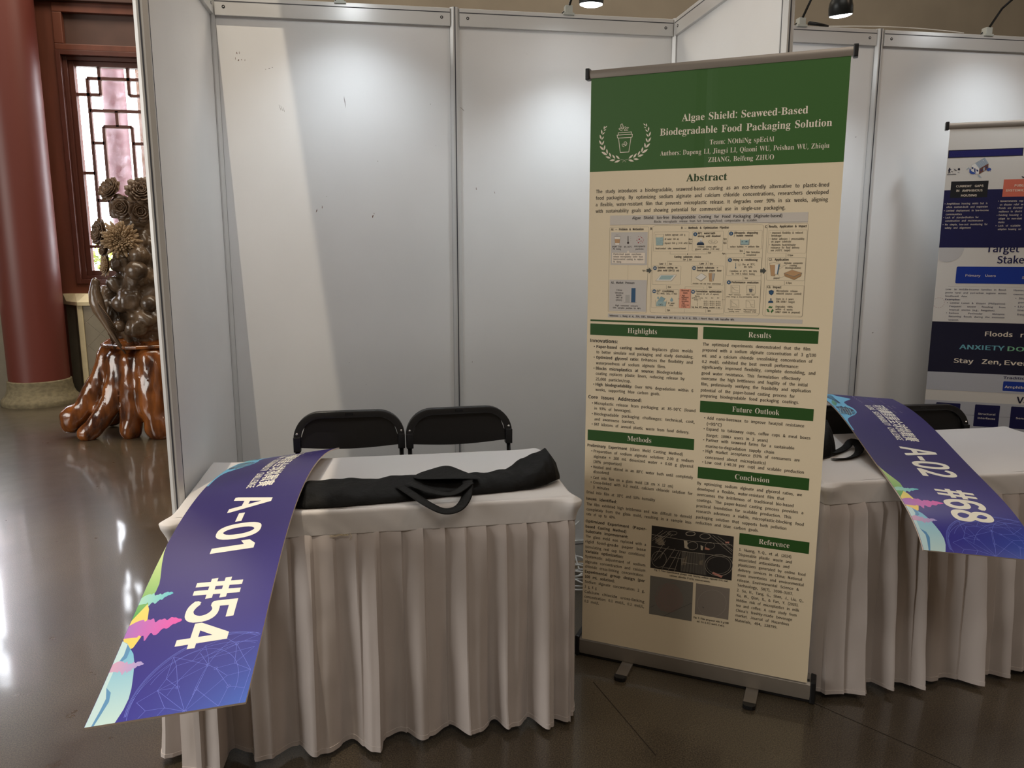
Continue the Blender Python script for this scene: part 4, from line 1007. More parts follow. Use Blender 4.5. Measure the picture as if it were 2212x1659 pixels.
SIGN = [
('P',((5850,0),(5520,40),(5010,139),(4440,271),(4200,314),(3930,314),(3500,238),(2980,0)),'grn',1),
('P',((3500,238),(3300,330),(2800,429),(2400,412),(2090,330),(2000,165),(2400,0),(2980,0)),'yel',1),
('P',((2350,0),(2250,148),(1900,396),(1600,512),(1270,594),(890,676),(600,710),(320,693),(0,627),(0,0)),'sky',1),
('P',((2220,165),(1900,182),(1650,99),(1010,99),(700,198),(380,182),(150,165),(0,148),(0,0),(2350,0)),'skyl',1),
('P',((2220,165),(2050,280),(1800,280),(1650,132),(1900,182)),'skyd',1),
('P',((1010,99),(850,248),(600,297),(300,248),(0,198),(0,148),(380,182),(700,198)),'skyd',1),
('P',((3741,0),(3759,18),(3776,36),(3793,54),(3808,72),(3821,90),(3832,108),(3841,126),(3847,144),(3852,162),(3853,180),(3853,198),(3839,216),(3826,234),(3836,252),(3864,270),(3871,288),(3836,306),(3788,324),(3768,342),(3779,360),(3790,378),(3784,396),(3780,414),(3794,432),(3814,450),(3810,468),(3784,486),(3765,504),(3776,522),(3804,540),(3822,558),(3824,576),(3827,594),(3838,612),(3845,630),(3836,648),(3818,666),(3812,684),(3819,702),(3825,720),(3818,738),(3801,756),(3784,774),(3756,792),(3756,792),(3742,774),(3734,756),(3717,738),(3707,720),(3710,702),(3710,684),(3690,666),(3668,648),(3667,630),(3663,612),(3634,594),(3592,576),(3571,558),(3582,540),(3595,522),(3587,504),(3562,486),(3536,468),(3500,450),(3470,432),(3468,414),(3487,396),(3514,378),(3528,360),(3530,342),(3513,324),(3471,306),(3421,288),(3419,270),(3486,252),(3548,234),(3561,216),(3509,198),(3512,180),(3515,162),(3516,144),(3517,126),(3516,108),(3515,90),(3513,72),(3510,54),(3506,36),(3503,18),(3499,0)),'teal',1),
('P',((2818,0),(2840,29),(2862,58),(2882,87),(2901,116),(2917,144),(2931,173),(2942,202),(2951,231),(2957,260),(2960,289),(2960,318),(2896,346),(2904,375),(2938,404),(2944,433),(2925,462),(2925,491),(2950,520),(2953,549),(2901,578),(2833,606),(2811,635),(2844,664),(2881,693),(2885,722),(2872,751),(2877,780),(2894,808),(2887,837),(2852,866),(2826,895),(2842,924),(2883,953),(2905,982),(2896,1011),(2879,1040),(2874,1068),(2871,1097),(2853,1126),(2827,1155),(2811,1184),(2808,1213),(2795,1242),(2746,1270),(2746,1270),(2713,1242),(2702,1213),(2691,1184),(2672,1155),(2659,1126),(2663,1097),(2651,1068),(2616,1040),(2573,1011),(2546,982),(2540,953),(2556,924),(2568,895),(2559,866),(2525,837),(2456,808),(2404,780),(2392,751),(2394,722),(2402,693),(2436,664),(2481,635),(2478,606),(2393,578),(2269,549),(2256,520),(2353,491),(2425,462),(2425,433),(2412,404),(2444,375),(2455,346),(2397,318),(2401,289),(2405,260),(2409,231),(2412,202),(2414,173),(2416,144),(2418,116),(2419,87),(2420,58),(2421,29),(2422,0)),'mag',1),
('P',((1660,0),(1674,17),(1687,34),(1700,51),(1711,68),(1720,84),(1727,101),(1732,118),(1735,135),(1736,152),(1734,169),(1730,186),(1716,202),(1700,219),(1700,236),(1689,253),(1665,270),(1655,287),(1672,304),(1689,321),(1675,338),(1636,354),(1605,371),(1603,388),(1613,405),(1614,422),(1608,439),(1616,456),(1637,472),(1648,489),(1635,506),(1613,523),(1608,540),(1622,557),(1636,574),(1638,591),(1633,608),(1634,624),(1636,641),(1626,658),(1605,675),(1586,692),(1575,709),(1565,726),(1536,742),(1536,742),(1524,726),(1523,709),(1523,692),(1513,675),(1498,658),(1494,641),(1504,624),(1504,608),(1478,591),(1448,574),(1451,557),(1468,540),(1460,523),(1425,506),(1394,489),(1393,472),(1393,456),(1372,439),(1350,422),(1370,405),(1409,388),(1412,371),(1368,354),(1315,338),(1314,321),(1350,304),(1381,287),(1398,270),(1421,253),(1442,236),(1429,219),(1390,202),(1417,186),(1424,169),(1429,152),(1434,135),(1437,118),(1440,101),(1442,84),(1442,68),(1442,51),(1442,34),(1441,17),(1440,0)),'lil',1),
('S',((99,780),(200,767),(301,761),(403,761),(504,766),(606,777),(706,795),(805,818),(902,847),(998,881),(1091,921),(1182,967),(1271,1017),(1356,1073),(1437,1134),(1515,1199),(1589,1269),(1659,1343),(1725,1421),(1785,1502),(1841,1587),(1892,1675),(1938,1766),(1978,1860),(2013,1955),(2042,2053),(2065,2152),(2082,2252),(2094,2353),(2099,2454),(2099,2556),(2093,2658),(2081,2759),(2063,2859),(2039,2958),(2009,3055),(1974,3150),(1933,3244)),8,'gl'),
('S',((103,806),(202,793),(302,787),(402,787),(502,792),(602,803),(701,820),(798,843),(894,871),(988,905),(1081,945),(1170,990),(1257,1040),(1341,1094),(1421,1154),(1498,1218),(1571,1287),(1640,1360),(1704,1437),(1764,1517),(1819,1601),(1869,1688),(1914,1777),(1954,1869),(1988,1963),(2016,2059),(2039,2157),(2056,2256),(2068,2355),(2073,2455),(2073,2555),(2067,2655),(2055,2755),(2037,2853),(2014,2951),(1984,3047),(1950,3141),(1910,3232)),8,'gl'),
('S',((11,858),(108,840),(205,828),(303,822),(401,821),(499,827),(597,838),(694,854),(789,877),(883,905),(976,938),(1066,976),(1154,1020),(1239,1069),(1321,1123),(1400,1182),(1475,1245),(1546,1312),(1614,1383),(1677,1458),(1736,1537),(1789,1619),(1838,1704),(1882,1792),(1921,1882),(1955,1974),(1983,2068),(2005,2164),(2022,2261),(2033,2358),(2039,2456),(2038,2554),(2032,2652),(2020,2750),(2003,2846),(1980,2942),(1951,3036),(1917,3128),(1878,3218)),8,'gl'),
('S',((107,814),(220,802),(334,800),(447,808),(560,826),(671,853),(780,890),(887,935),(990,990),(1089,1054),(1183,1126),(1272,1206),(1356,1293),(1434,1387),(1505,1488),(1569,1594),(1626,1706),(1675,1822),(1717,1942),(1750,2065),(1775,2191),(1791,2319),(1799,2447),(1798,2576),(1789,2705),(1771,2832),(1745,2957),(1710,3080),(1667,3200)),7,'gl'),
('S',((510,1540),(620,1575),(729,1616),(834,1662),(936,1714),(1035,1771),(1129,1833),(1218,1899),(1301,1970),(1379,2044),(1451,2122),(1516,2203),(1575,2287),(1626,2372),(1670,2460),(1705,2548),(1734,2638),(1754,2728),(1765,2817),(1769,2906),(1765,2994),(1752,3081),(1731,3165),(1702,3247)),7,'gl'),
('S',((896,1075),(1006,1119),(1111,1173),(1211,1235),(1303,1304),(1387,1380),(1462,1463),(1528,1551),(1583,1643),(1627,1739),(1661,1838),(1682,1938),(1692,2039),(1690,2139),(1676,2238),(1650,2335),(1613,2428),(1565,2517),(1506,2601),(1437,2679),(1358,2750),(1272,2814),(1177,2869),(1075,2916),(968,2954),(856,2982),(741,3000),(623,3008),(504,3006),(385,2994)),7,'gl'),
('S',((420,2102),(525,2108),(629,2117),(732,2130),(833,2145),(932,2165),(1029,2187),(1123,2212),(1214,2241),(1301,2272),(1384,2307),(1463,2344),(1538,2383),(1608,2425),(1673,2469),(1732,2515),(1786,2563),(1835,2613),(1877,2664),(1913,2716),(1943,2770),(1967,2824),(1985,2879),(1996,2935),(2000,2991),(1998,3047),(1989,3102),(1974,3157),(1952,3212),(1924,3266)),7,'gl'),
('S',((1210,2244),(1400,2211)),7,'gl'),
('S',((1210,2244),(1080,2442)),7,'gl'),
('S',((1210,2244),(1400,1848)),7,'gl'),
('S',((1210,2244),(700,1287)),7,'gl'),
('S',((1210,2244),(10,2046)),7,'gl'),
('S',((1400,2211),(1710,2772)),7,'gl'),
('S',((1400,2211),(1800,2046)),7,'gl'),
('S',((1710,2772),(890,3234)),7,'gl'),
('S',((1710,2772),(1140,2838)),7,'gl'),
('S',((1710,2772),(1400,1848)),7,'gl'),
('S',((1080,2442),(820,2739)),7,'gl'),
('S',((820,2739),(890,3234)),7,'gl'),
('S',((1080,2442),(510,2838)),7,'gl'),
('S',((510,2838),(400,3201)),7,'gl'),
('S',((510,2838),(10,2739)),7,'gl'),
('S',((570,2145),(10,2739)),7,'gl'),
('S',((570,2145),(10,2046)),7,'gl'),
('S',((700,1716),(10,2046)),7,'gl'),
('S',((700,1716),(700,1287)),7,'gl'),
('S',((700,1287),(190,1584)),7,'gl'),
('S',((190,1584),(10,1485)),7,'gl'),
('S',((190,1188),(10,1089)),7,'gl'),
('S',((1140,2838),(1080,2442)),7,'gl'),
('S',((1140,2838),(890,3234)),7,'gl'),
('S',((1400,1848),(1330,1518)),7,'gl'),
('S',((1330,1518),(700,1287)),7,'gl'),
('S',((1800,2046),(1950,2475)),7,'gl'),
('S',((1710,2772),(1950,2475)),7,'gl'),
('S',((1900,3267),(1710,2772)),7,'gl'),
('S',((1550,3201),(1400,2211)),7,'gl'),
('S',((1400,1848),(1800,2046)),7,'gl'),
('S',((10,2046),(820,2739)),7,'gl'),
('S',((700,1716),(1330,1518)),7,'gl'),
('S',((570,2145),(1210,2244)),7,'gl'),
('S',((10,2046),(700,1287)),7,'gl'),
('S',((190,1584),(10,2046)),7,'gl'),
('S',((190,1188),(190,1584)),7,'gl'),
('S',((1600,1386),(1330,1518)),7,'gl'),
('S',((890,3234),(10,3168)),7,'gl'),
('S',((1600,1980),(1210,2244)),7,'gl'),
('S',((1000,1386),(700,1716)),7,'gl'),
('S',((1000,1386),(1600,1386)),7,'gl'),
('S',((450,924),(700,1287)),7,'gl'),
('S',((450,924),(190,1188)),7,'gl'),
('S',((1600,1386),(1400,1848)),7,'gl'),
('S',((1800,2046),(1400,2211)),7,'gl'),
('S',((1140,2838),(1550,3201)),7,'gl'),
('S',((1250,2244),(1235,2275),(1201,2283),(1174,2261),(1174,2226),(1202,2205),(1235,2213),(1250,2245)),6,'gl'),
('S',((1750,2772),(1735,2803),(1701,2811),(1674,2789),(1674,2754),(1702,2733),(1735,2741),(1750,2773)),6,'gl'),
('S',((1120,2442),(1105,2473),(1071,2481),(1044,2459),(1044,2424),(1072,2403),(1105,2411),(1120,2443)),6,'gl'),
('S',((550,2838),(535,2869),(501,2877),(474,2855),(474,2820),(502,2799),(535,2807),(550,2839)),6,'gl'),
('S',((610,2145),(595,2176),(561,2184),(534,2162),(534,2127),(562,2106),(595,2114),(610,2146)),6,'gl'),
('S',((740,1716),(725,1747),(691,1755),(664,1733),(664,1698),(692,1677),(725,1685),(740,1717)),6,'gl'),
('S',((50,2046),(35,2077),(1,2085),(-26,2063),(-26,2028),(2,2007),(35,2015),(50,2047)),6,'gl'),
('P',((16285,330),(16285,660),(15713,808),(15387,1138),(15183,1221),(14856,1072),(14326,759),(13999,660),(13428,676),(13101,759),(12816,792),(12408,792),(12163,743),(11755,561),(11469,346),(11142,165),(10857,99),(10367,66),(9632,66),(9632,0),(16285,0)),'sky',1),
('P',((16040,313),(16040,578),(15020,495),(13836,479),(13673,297),(14407,313),(14734,214),(15428,198)),'mar',1),
('P',((13061,116),(13061,264),(13224,363),(13020,412),(13224,528),(12979,561),(12775,726),(12285,726),(11795,561),(11877,495),(11591,363),(11795,297),(11714,165),(11795,33),(12203,33),(12326,99),(12816,82)),'mar',1),
('S',((12897,231),(11918,66)),14,'skyl'),
('S',((12856,297),(11877,181)),14,'skyl'),
('S',((12856,380),(11836,313)),14,'skyl'),
('S',((12856,479),(11714,380)),14,'skyl'),
('S',((12856,578),(11877,495)),14,'skyl'),
('S',((12856,181),(12612,644)),14,'skyl'),
('S',((12081,66),(11795,380)),14,'skyl'),
('P',((14612,297),(13673,297),(13183,148),(13224,50),(13836,99)),'grn2',1),
('S',((16285,1485),(16285,1518)),22,'wt'),
('S',((16081,1518),(15918,1502)),22,'wt'),
('S',((15713,1502),(15591,1502)),22,'wt'),
('S',((15387,1502),(15265,1502)),22,'wt'),
('S',((15101,1502),(14979,1502)),22,'wt'),
('S',((14856,1518),(14734,1518)),22,'wt'),
('S',((14530,1518),(14448,1518)),22,'wt'),
('S',((16285,1881),(16285,2013)),40,'gt'),
('S',((16162,1947),(16122,2062)),40,'gt'),
('S',((15836,1964),(15795,2079)),40,'gt'),
('S',((15469,1964),(15469,2096)),40,'bt'),
('S',((15224,1996),(15183,2112)),40,'bt'),
('S',((14938,2013),(14897,2128)),40,'bt'),
('S',((16285,2492),(16285,2558)),16,'wt'),
('S',((16203,2524),(16244,2607)),16,'wt'),
('S',((15918,2508),(15958,2590)),16,'wt'),
('S',((15265,2475),(15305,2558)),16,'wt'),
('S',((15060,2475),(15060,2541)),16,'wt'),
('S',((14816,2458),(14775,2524)),16,'wt'),
('S',((14612,2458),(14571,2524)),16,'wt'),
('S',((14040,2426),(14040,2508)),16,'wt'),
('S',((13836,2426),(13877,2508)),16,'wt'),
('S',((13632,2426),(13673,2508)),16,'wt'),
('S',((13469,2442),(13469,2508)),16,'wt'),
('S',((14040,2640),(14081,2722)),16,'wt'),
('S',((13877,2640),(13877,2722)),16,'wt'),
('S',((13673,2640),(13714,2722)),16,'wt'),
('S',((13020,2376),(13020,2442)),16,'wt'),
('S',((12856,2376),(12856,2458)),16,'wt'),
('S',((12693,2392),(12693,2458)),16,'wt'),
('S',((13020,2656),(13020,2722)),16,'wt'),
('S',((12856,2656),(12856,2739)),16,'wt')]
# ------------------------------------------------------------------ materials
def floor_material():
    m = bpy.data.materials.new('polished_concrete'); m.use_nodes = True; nt = m.node_tree; b = nt.nodes['Principled BSDF']; L = nt.links.new
    tc = nt.nodes.new('ShaderNodeTexCoord'); N = lambda s, d=8, r=.55: (lambda n: (n.inputs.__getitem__('Scale').__setattr__('default_value', s), n.inputs.__getitem__('Detail').__setattr__('default_value', d), n.inputs.__getitem__('Roughness').__setattr__('default_value', r), L(tc.outputs['Object'], n.inputs[0]), n)[-1])(nt.nodes.new('ShaderNodeTexNoise'))
    big = N(0.9); fine = N(230, 2, .6); mid = N(7)
    r = nt.nodes.new('ShaderNodeValToRGB'); L(big.outputs[0], r.inputs[0]); r.color_ramp.elements[0].position = .36; r.color_ramp.elements[1].position = .66
    r.color_ramp.elements[0].color = (*lin((58, 50, 40)), 1); r.color_ramp.elements[1].color = (*lin((86, 77, 63)), 1)
    r2 = nt.nodes.new('ShaderNodeValToRGB'); L(fine.outputs[0], r2.inputs[0]); r2.color_ramp.elements[0].position = .38; r2.color_ramp.elements[1].position = .66; r2.color_ramp.elements[0].color = (.30, .30, .30, 1); r2.color_ramp.elements[1].color = (1.6, 1.57, 1.5, 1)
    mx = nt.nodes.new('ShaderNodeMix'); mx.data_type = 'RGBA'; mx.blend_type = 'MULTIPLY'; mx.inputs[0].default_value = .85; L(r.outputs[0], mx.inputs[6]); L(r2.outputs[0], mx.inputs[7]); L(mx.outputs[2], b.inputs['Base Color'])
    rr = nt.nodes.new('ShaderNodeMapRange'); L(mid.outputs[0], rr.inputs[0]); rr.inputs[1].default_value = .3; rr.inputs[2].default_value = .7; rr.inputs[3].default_value = .27; rr.inputs[4].default_value = .33; L(rr.outputs[0], b.inputs['Roughness']); b.inputs['Coat Weight'].default_value = .55; b.inputs['Coat Roughness'].default_value = .07
    bp = nt.nodes.new('ShaderNodeBump'); bp.inputs['Strength'].default_value = .06; bp.inputs['Distance'].default_value = .0004; L(fine.outputs[0], bp.inputs['Height']); L(bp.outputs[0], b.inputs['Normal'])
    b.inputs['Specular IOR Level'].default_value = .55
    return m
Mfloor = floor_material()
Mjoint = mat('floor_joint_dark', (40, 33, 26), .7)
Mpanel = mat('white_laminate_panel', (224, 224, 224), .46, noise=.05, nscale=2.2, spec=.35, bump=.02, bscale=3)
Mpost = mat('white_anodised_aluminium', (206, 206, 205), .35, .25, spec=.5)
Mgroove = mat('dark_profile_groove', (60, 61, 68), .6)
Mbolt = mat('blackened_bolt', (32, 32, 34), .4, .6)
Mscuff = mat('brown_scuff', (104, 74, 60), .8)
Mscuffg = mat('grey_scuff', (120, 116, 112), .8)
Mconc = mat('brown_concrete_wall', (112, 104, 92), .9, noise=.18, nscale=1.3, bump=.25, bscale=9)
Mceil = mat('hall_ceiling_plaster', (142, 130, 112), .9)
Mhall = mat('hall_wall_plaster', (134, 120, 100), .9)
Mred = mat('red_lacquered_column', (104, 50, 42), .42, noise=.15, nscale=1.5, stretch=(1, 1, .15))
Mwood = mat('red_brown_wood', (104, 58, 42), .45, noise=.25, nscale=10, stretch=(1, 1, .12))
Mwood2 = mat('dark_brown_panel', (80, 56, 48), .5, noise=.15, nscale=6)
Mwood3 = mat('dark_window_wood', (84, 44, 34), .42, noise=.2, nscale=8, stretch=(1, 1, .12))
Mstone = mat('weathered_stone', (128, 118, 92), .85, noise=.35, nscale=22, bump=.25, bscale=120, stretch=(1, 1, 1.6))
Mcap = mat('cream_stone_cap', (200, 188, 152), .7, noise=.12, nscale=12)
Mtile = mat('grey_stone_tile', (128, 120, 102), .6, noise=.12, nscale=9)
Mgrout = mat('pale_grout', (176, 168, 150), .9)
Mroot = mat('varnished_root_wood', (146, 84, 36), .22, rgb2=(58, 26, 12), nscale=7, bump=.35, bscale=14, coat=.8, stretch=(1.6, 1.6, .5))
Mcarve = mat('oiled_carved_wood', (112, 92, 72), .30, rgb2=(60, 46, 34), nscale=6, bump=.5, bscale=18, coat=.35)
Mpetal = mat('pale_carved_wood', (158, 132, 100), .45, noise=.25, nscale=14)
Mpetal2 = mat('brown_carved_wood', (98, 76, 56), .42, noise=.3, nscale=14)
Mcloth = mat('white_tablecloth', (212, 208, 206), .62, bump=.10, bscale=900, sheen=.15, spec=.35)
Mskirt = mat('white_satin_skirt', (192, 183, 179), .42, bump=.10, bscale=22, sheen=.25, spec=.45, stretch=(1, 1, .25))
Mthread = mat('cream_thread', (216, 202, 170), .8)
Mtable = mat('table_laminate', (190, 186, 180), .5)
Mblackp = mat('black_plastic', (22, 22, 24), .38, spec=.5)
Mblackm = mat('black_painted_tube', (20, 20, 22), .25, .3)
Mblackf = mat('black_nylon_fabric', (11, 10, 9), .62, bump=.5, bscale=26, spec=.16)
Mrivet = mat('steel_rivet', (200, 200, 200), .25, .9)
Malu = mat('brushed_aluminium', (150, 142, 132), .34, .55, noise=.06, nscale=30, stretch=(.05, 1, 1))
Malu2 = mat('dark_aluminium_base', (142, 134, 124), .38, .35, noise=.06, nscale=15)
Mrail = mat('taupe_top_rail', (150, 142, 134), .35, .6)
Msheet = mat('cream_banner_sheet', (230, 214, 184), .55, noise=.03, nscale=1.2)
Msheet2 = mat('white_banner_sheet', (218, 214, 208), .5)
Mink = attr_mat('printed_ink', .5)
Mgloss = attr_mat('glossy_sign_print', .36, .0, grain=.03); Mgloss.node_tree.nodes['Principled BSDF'].inputs['Specular IOR Level'].default_value = .32
Mfoam = mat('foam_board_edge', (214, 196, 180), .7)
Mcable = mat('white_cable', (214, 212, 208), .45)
Mlampb = mat('dark_lamp_housing', (44, 48, 50), .35, .4)
Mlamp = mat('led_lamp_face', (255, 255, 255), .3, emit=(.92, .97, 1.0), estr=38)
Mclamp = mat('pale_grey_clamp', (176, 180, 174), .4)
Mhedge = mat('yellow_green_leaves', (132, 146, 34), .6, noise=.5, nscale=8)
Moutcol = mat('outdoor_pink_column', (92, 52, 56), .6, noise=.1, nscale=2)
Moutfl = mat('pale_paving', (120, 118, 112), .8)
Moutwall = mat('outdoor_cream_wall', (110, 84, 62), .8)
def glass_material():
    m = bpy.data.materials.new('dusty_window_glass'); m.use_nodes = True; nt = m.node_tree; L = nt.links.new
    for n in list(nt.nodes): nt.nodes.remove(n)
    o = nt.nodes.new('ShaderNodeOutputMaterial'); t = nt.nodes.new('ShaderNodeBsdfTransparent'); t.inputs[0].default_value = (.93, .93, .95, 1)
    g = nt.nodes.new('ShaderNodeBsdfGlossy'); g.inputs['Roughness'].default_value = .05; d = nt.nodes.new('ShaderNodeBsdfTranslucent'); d.inputs[0].default_value = (.75, .70, .74, 1)
    tc = nt.nodes.new('ShaderNodeTexCoord'); n = nt.nodes.new('ShaderNodeTexNoise'); n.inputs['Scale'].default_value = 14; n.inputs['Detail'].default_value = 8; L(tc.outputs['Object'], n.inputs[0])
    r = nt.nodes.new('ShaderNodeMapRange'); r.inputs[1].default_value = .4; r.inputs[2].default_value = .75; r.inputs[3].default_value = .01; r.inputs[4].default_value = .05; L(n.outputs[0], r.inputs[0])
    m1 = nt.nodes.new('ShaderNodeMixShader'); m1.inputs[0].default_value = .06; L(t.outputs[0], m1.inputs[1]); L(g.outputs[0], m1.inputs[2])
    m2 = nt.nodes.new('ShaderNodeMixShader'); L(r.outputs[0], m2.inputs[0]); L(m1.outputs[0], m2.inputs[1]); L(d.outputs[0], m2.inputs[2]); L(m2.outputs[0], o.inputs[0]); return m
Mglass = glass_material()

# ------------------------------------------------------------------ setting: hall shell
YW = 5.3; ZC = 6.6
MB().box((-7, -8, -.1), (8.5, YW, 0)).build('floor', Mfloor, kind='structure')
jb = tag(bpy.data.objects.new('floor_joints', None), kind='structure'); C.objects.link(jb); jb.name = 'trim_2'
for (a, b_) in (((1.36, -1.02), (1.44, -1.45)), ((2.02, -1.20), (2.58, -2.05)), ((2.75, -1.55), (3.30, -2.10))):
    d = Vector((b_[0]-a[0], b_[1]-a[1])).normalized(); q = Vector((-d.y, d.x))*.0016
    MB().add([(a[0]+q.x, a[1]+q.y, .0006), (a[0]-q.x, a[1]-q.y, .0006), (b_[0]-q.x, b_[1]-q.y, .0006), (b_[0]+q.x, b_[1]+q.y, .0006)], [(0, 1, 2, 3)]).build('floor_joint', Mjoint, jb)
MB().box((-7, -8, ZC), (8.5, YW, ZC+.1)).build('ceiling', Mceil, kind='structure')
MB().box((-7.1, -8, 0), (-7, YW, ZC)).build('wall_west', Mhall, kind='structure')
MB().box((8.5, -8, 0), (8.6, YW, ZC)).build('wall_east', Mhall, kind='structure')
MB().box((-7, -8.1, 0), (8.5, -8, ZC)).build('wall_south', Mhall, kind='structure')
MB().box((-1.25, YW, 0), (8.5, YW+.2, ZC)).build('wall_north', Mconc, kind='structure')
MB().box((-.02, -2.9, 5.16), (1.3, -.2, 5.24)).build('spot_cutoff_board', Mceil, kind='structure')  # unseen board added to cut the warm spot's right edge
# wooden window bay: masonry infill around two lattice windows, pier between carries the column
WX0, WX1, WZ0, WZ1 = -2.352, -1.628, 1.290, 3.350
bay = tag(bpy.data.objects.new('wall_window_bay', None), kind='structure'); C.objects.link(bay)
OX = -5.62   # mirror offset of the second window (x -> OX - x)
def both(a, b_):
    yield a, b_
def slab(x0, x1, z0, z1, y0=YW, y1=YW+.2, m=Mwood, name='wood_panel', bev=0.0): return MB().box((x0, y0, z0), (x1, y1, z1)).build(name, m, bay, bevel=bev)
FX0, FX1, FZ0, FZ1 = -2.487, -1.493, 1.175, 3.485
for mir in (0, 1, 2):
    X = (lambda x: x) if not mir else ((lambda x: OX-x) if mir == 1 else (lambda x: x-3.05))
    def sl2(x0, x1, *a, **k):
        x0, x1 = sorted((X(x0), X(x1))); return slab(x0, x1, *a, **k)
    if mir < 2: sl2(-2.81, FX0, 0, ZC, name='wood_panel')
    if mir == 0: sl2(FX1, -1.25, 0, ZC)
    sl2(FX0, FX1, 0, FZ0); sl2(FX0, FX1, 3.93, ZC)
    # raised panel above the window
    sl2(FX0, FX1, FZ1, 3.93, YW+.05, YW+.2, Mwood2, 'recessed_panel')
    for a in ((FX0, FX1, 3.84, 3.93), (FX0, FX1, FZ1, 3.545), (FX0, -2.40, 3.545, 3.84), (-1.58, FX1, 3.545, 3.84)): sl2(*a, YW-.015, YW+.05, Mwood, 'moulding', .008)
    sl2(-2.62, -1.36, 3.935, 4.02, YW-.07, YW, Mwood2, 'moulding', .01)
    wn = tag(bpy.data.objects.new('window_%d' % (mir+1), None), kind='structure'); C.objects.link(wn)
    def wbox(x0, x1, z0, z1, y0, y1, name, m=Mwood3, bev=.004):
        x0, x1 = sorted((X(x0), X(x1))); return MB().box((x0, y0, z0), (x1, y1, z1)).build(name, m, wn, bevel=bev)
    for q, (i, y0, y1) in enumerate(((0.0, YW-.02, YW+.16), (.045, YW+.03, YW+.16), (.085, YW+.06, YW+.14))):
        o = (.045, .04, .05)[q]
        wbox(FX0+i, FX0+i+o, FZ0+i, FZ1-i, y0, y1, 'window_frame'); wbox(FX1-i-o, FX1-i, FZ0+i, FZ1-i, y0, y1, 'window_frame')
        wbox(FX0+i+o, FX1-i-o, FZ0+i, FZ0+i+o, y0, y1, 'window_frame'); wbox(FX0+i+o, FX1-i-o, FZ1-i-o, FZ1-i, y0, y1, 'window_frame')
    UW, VH = WX1-WX0, WZ1-WZ0; t = .0150
    def bar(u0, v0, u1, v1):
        x0, x1 = WX0+u0*UW, WX0+u1*UW; z0, z1 = WZ1-v1*VH, WZ1-v0*VH
        if abs(u1-u0) < 1e-6: x0 -= t; x1 += t
        else: z0 -= t; z1 += t
        wbox(x0, x1, z0, z1, YW+.075, YW+.115, 'lattice_bar', bev=0)
    B = []
    for v in (.053, .947, .205, .795): B.append((.15, v, .85, v))
    for v in (.13, .87): B += [(0, v, .31, v), (.69, v, 1, v)]
    for v in (.28, .72): B.append((.31, v, .69, v))
    for v in (.36, .64): B += [(.15, v, .31, v), (.69, v, .85, v)]
    B += [(0, .506, .15, .506), (.85, .506, 1, .506), (.15, .053, .15, .947), (.85, .053, .85, .947), (.5, .205, .5, .28), (.5, .72, .5, .795)]
    for u in (.31, .69): B += [(u, 0, u, .13), (u, .87, u, 1), (u, .28, u, .72)]
    for q in B: bar(*q)
    wbox(WX0-.01, WX1+.01, WZ0-.01, WZ1+.01, YW+.118, YW+.122, 'glass_pane', Mglass, 0)
    # stone wainscot block under the window
    x0, x1 = (-2.62, -1.30); wc = tag(bpy.data.objects.new('stone_dado', None)); C.objects.link(wc); wc.parent = bay; xs = sorted((X(x0), X(x1)))
    MB().prism([(xs[0]+.0, YW, 0), (xs[1], YW, 0), (xs[1], YW-.25, 0), (xs[0]+.25 if not mir else xs[0], YW-.25, 0), (xs[0]+.10 if not mir else xs[0], YW-.05, 0)], (0, 0, .965)).build('dado_body', Mtile, wc)
    pts = lambda e, z: [(xs[0]-.02-e*0, YW, z), (xs[1], YW, z), (xs[1], YW-.25-e, z), (xs[0]+.23-e*.6 if not mir else xs[0], YW-.25-e, z), (xs[0]+.06-e if not mir else xs[0], YW-.06, z)]
    b = MB(); lo = pts(.03, .965); mi = pts(.03, 1.0); hi = pts(-.06, 1.075); n = 5
    b.add(lo+mi+hi, [(0, 1, 2, 3, 4), (14, 13, 12, 11, 10)]+[(i, (i+1) % n, n+(i+1) % n, n+i) for i in range(n)]+[(n+i, n+(i+1) % n, 2*n+(i+1) % n, 2*n+i) for i in range(n)]).build('stone_cap', Mcap, wc)
    if not mir:   # diamond tiles on the dado face
        MB().box((-2.36, YW-.252, .02), (-1.35, YW-.25, .955)).build('tile_grout', Mgrout, wc)
        MB().box((-2.425, YW-.262, .0), (-2.37, YW-.20, .965)).build('dado_moulding', Mcap, wc, bevel=.01)
        xa, xb, za, zb = -2.362, -1.35, .02, .955; s_ = .25
        def clip(poly):
            for ax, val, sg in ((0, xa, 1), (0, xb, -1), (1, za, 1), (1, zb, -1)):
                out = []
                for i in range(len(poly)):
                    p, q = poly[i-1], poly[i]; dp, dq = (p[ax]-val)*sg, (q[ax]-val)*sg
                    if (dp >= 0) != (dq >= 0): k = dp/(dp-dq); out.append((p[0]+(q[0]-p[0])*k, p[1]+(q[1]-p[1])*k))
                    if dq >= 0: out.append(q)
                poly = out
                if not poly: return poly
            return poly
        for i in range(-1, 6):
            for j in range(-1, 9):
                cx = -2.344+.003+i*s_*1.0+(j % 2)*s_/2; cz = .674-.125*2+(j-2)*s_/2+0.0
                g = .0035; P_ = clip([(cx, cz-s_/2+g), (cx+s_/2-g, cz), (cx, cz+s_/2-g), (cx-s_/2+g, cz)])
                if len(P_) >= 3: MB().prism([(x, YW-.252, z) for x, z in P_], (0, -.004, 0)).build('stone_tile', Mtile, wc)
slab(FX1-3.05, OX-FX1, 0, ZC); slab(-7, FX0-3.05, 0, ZC)
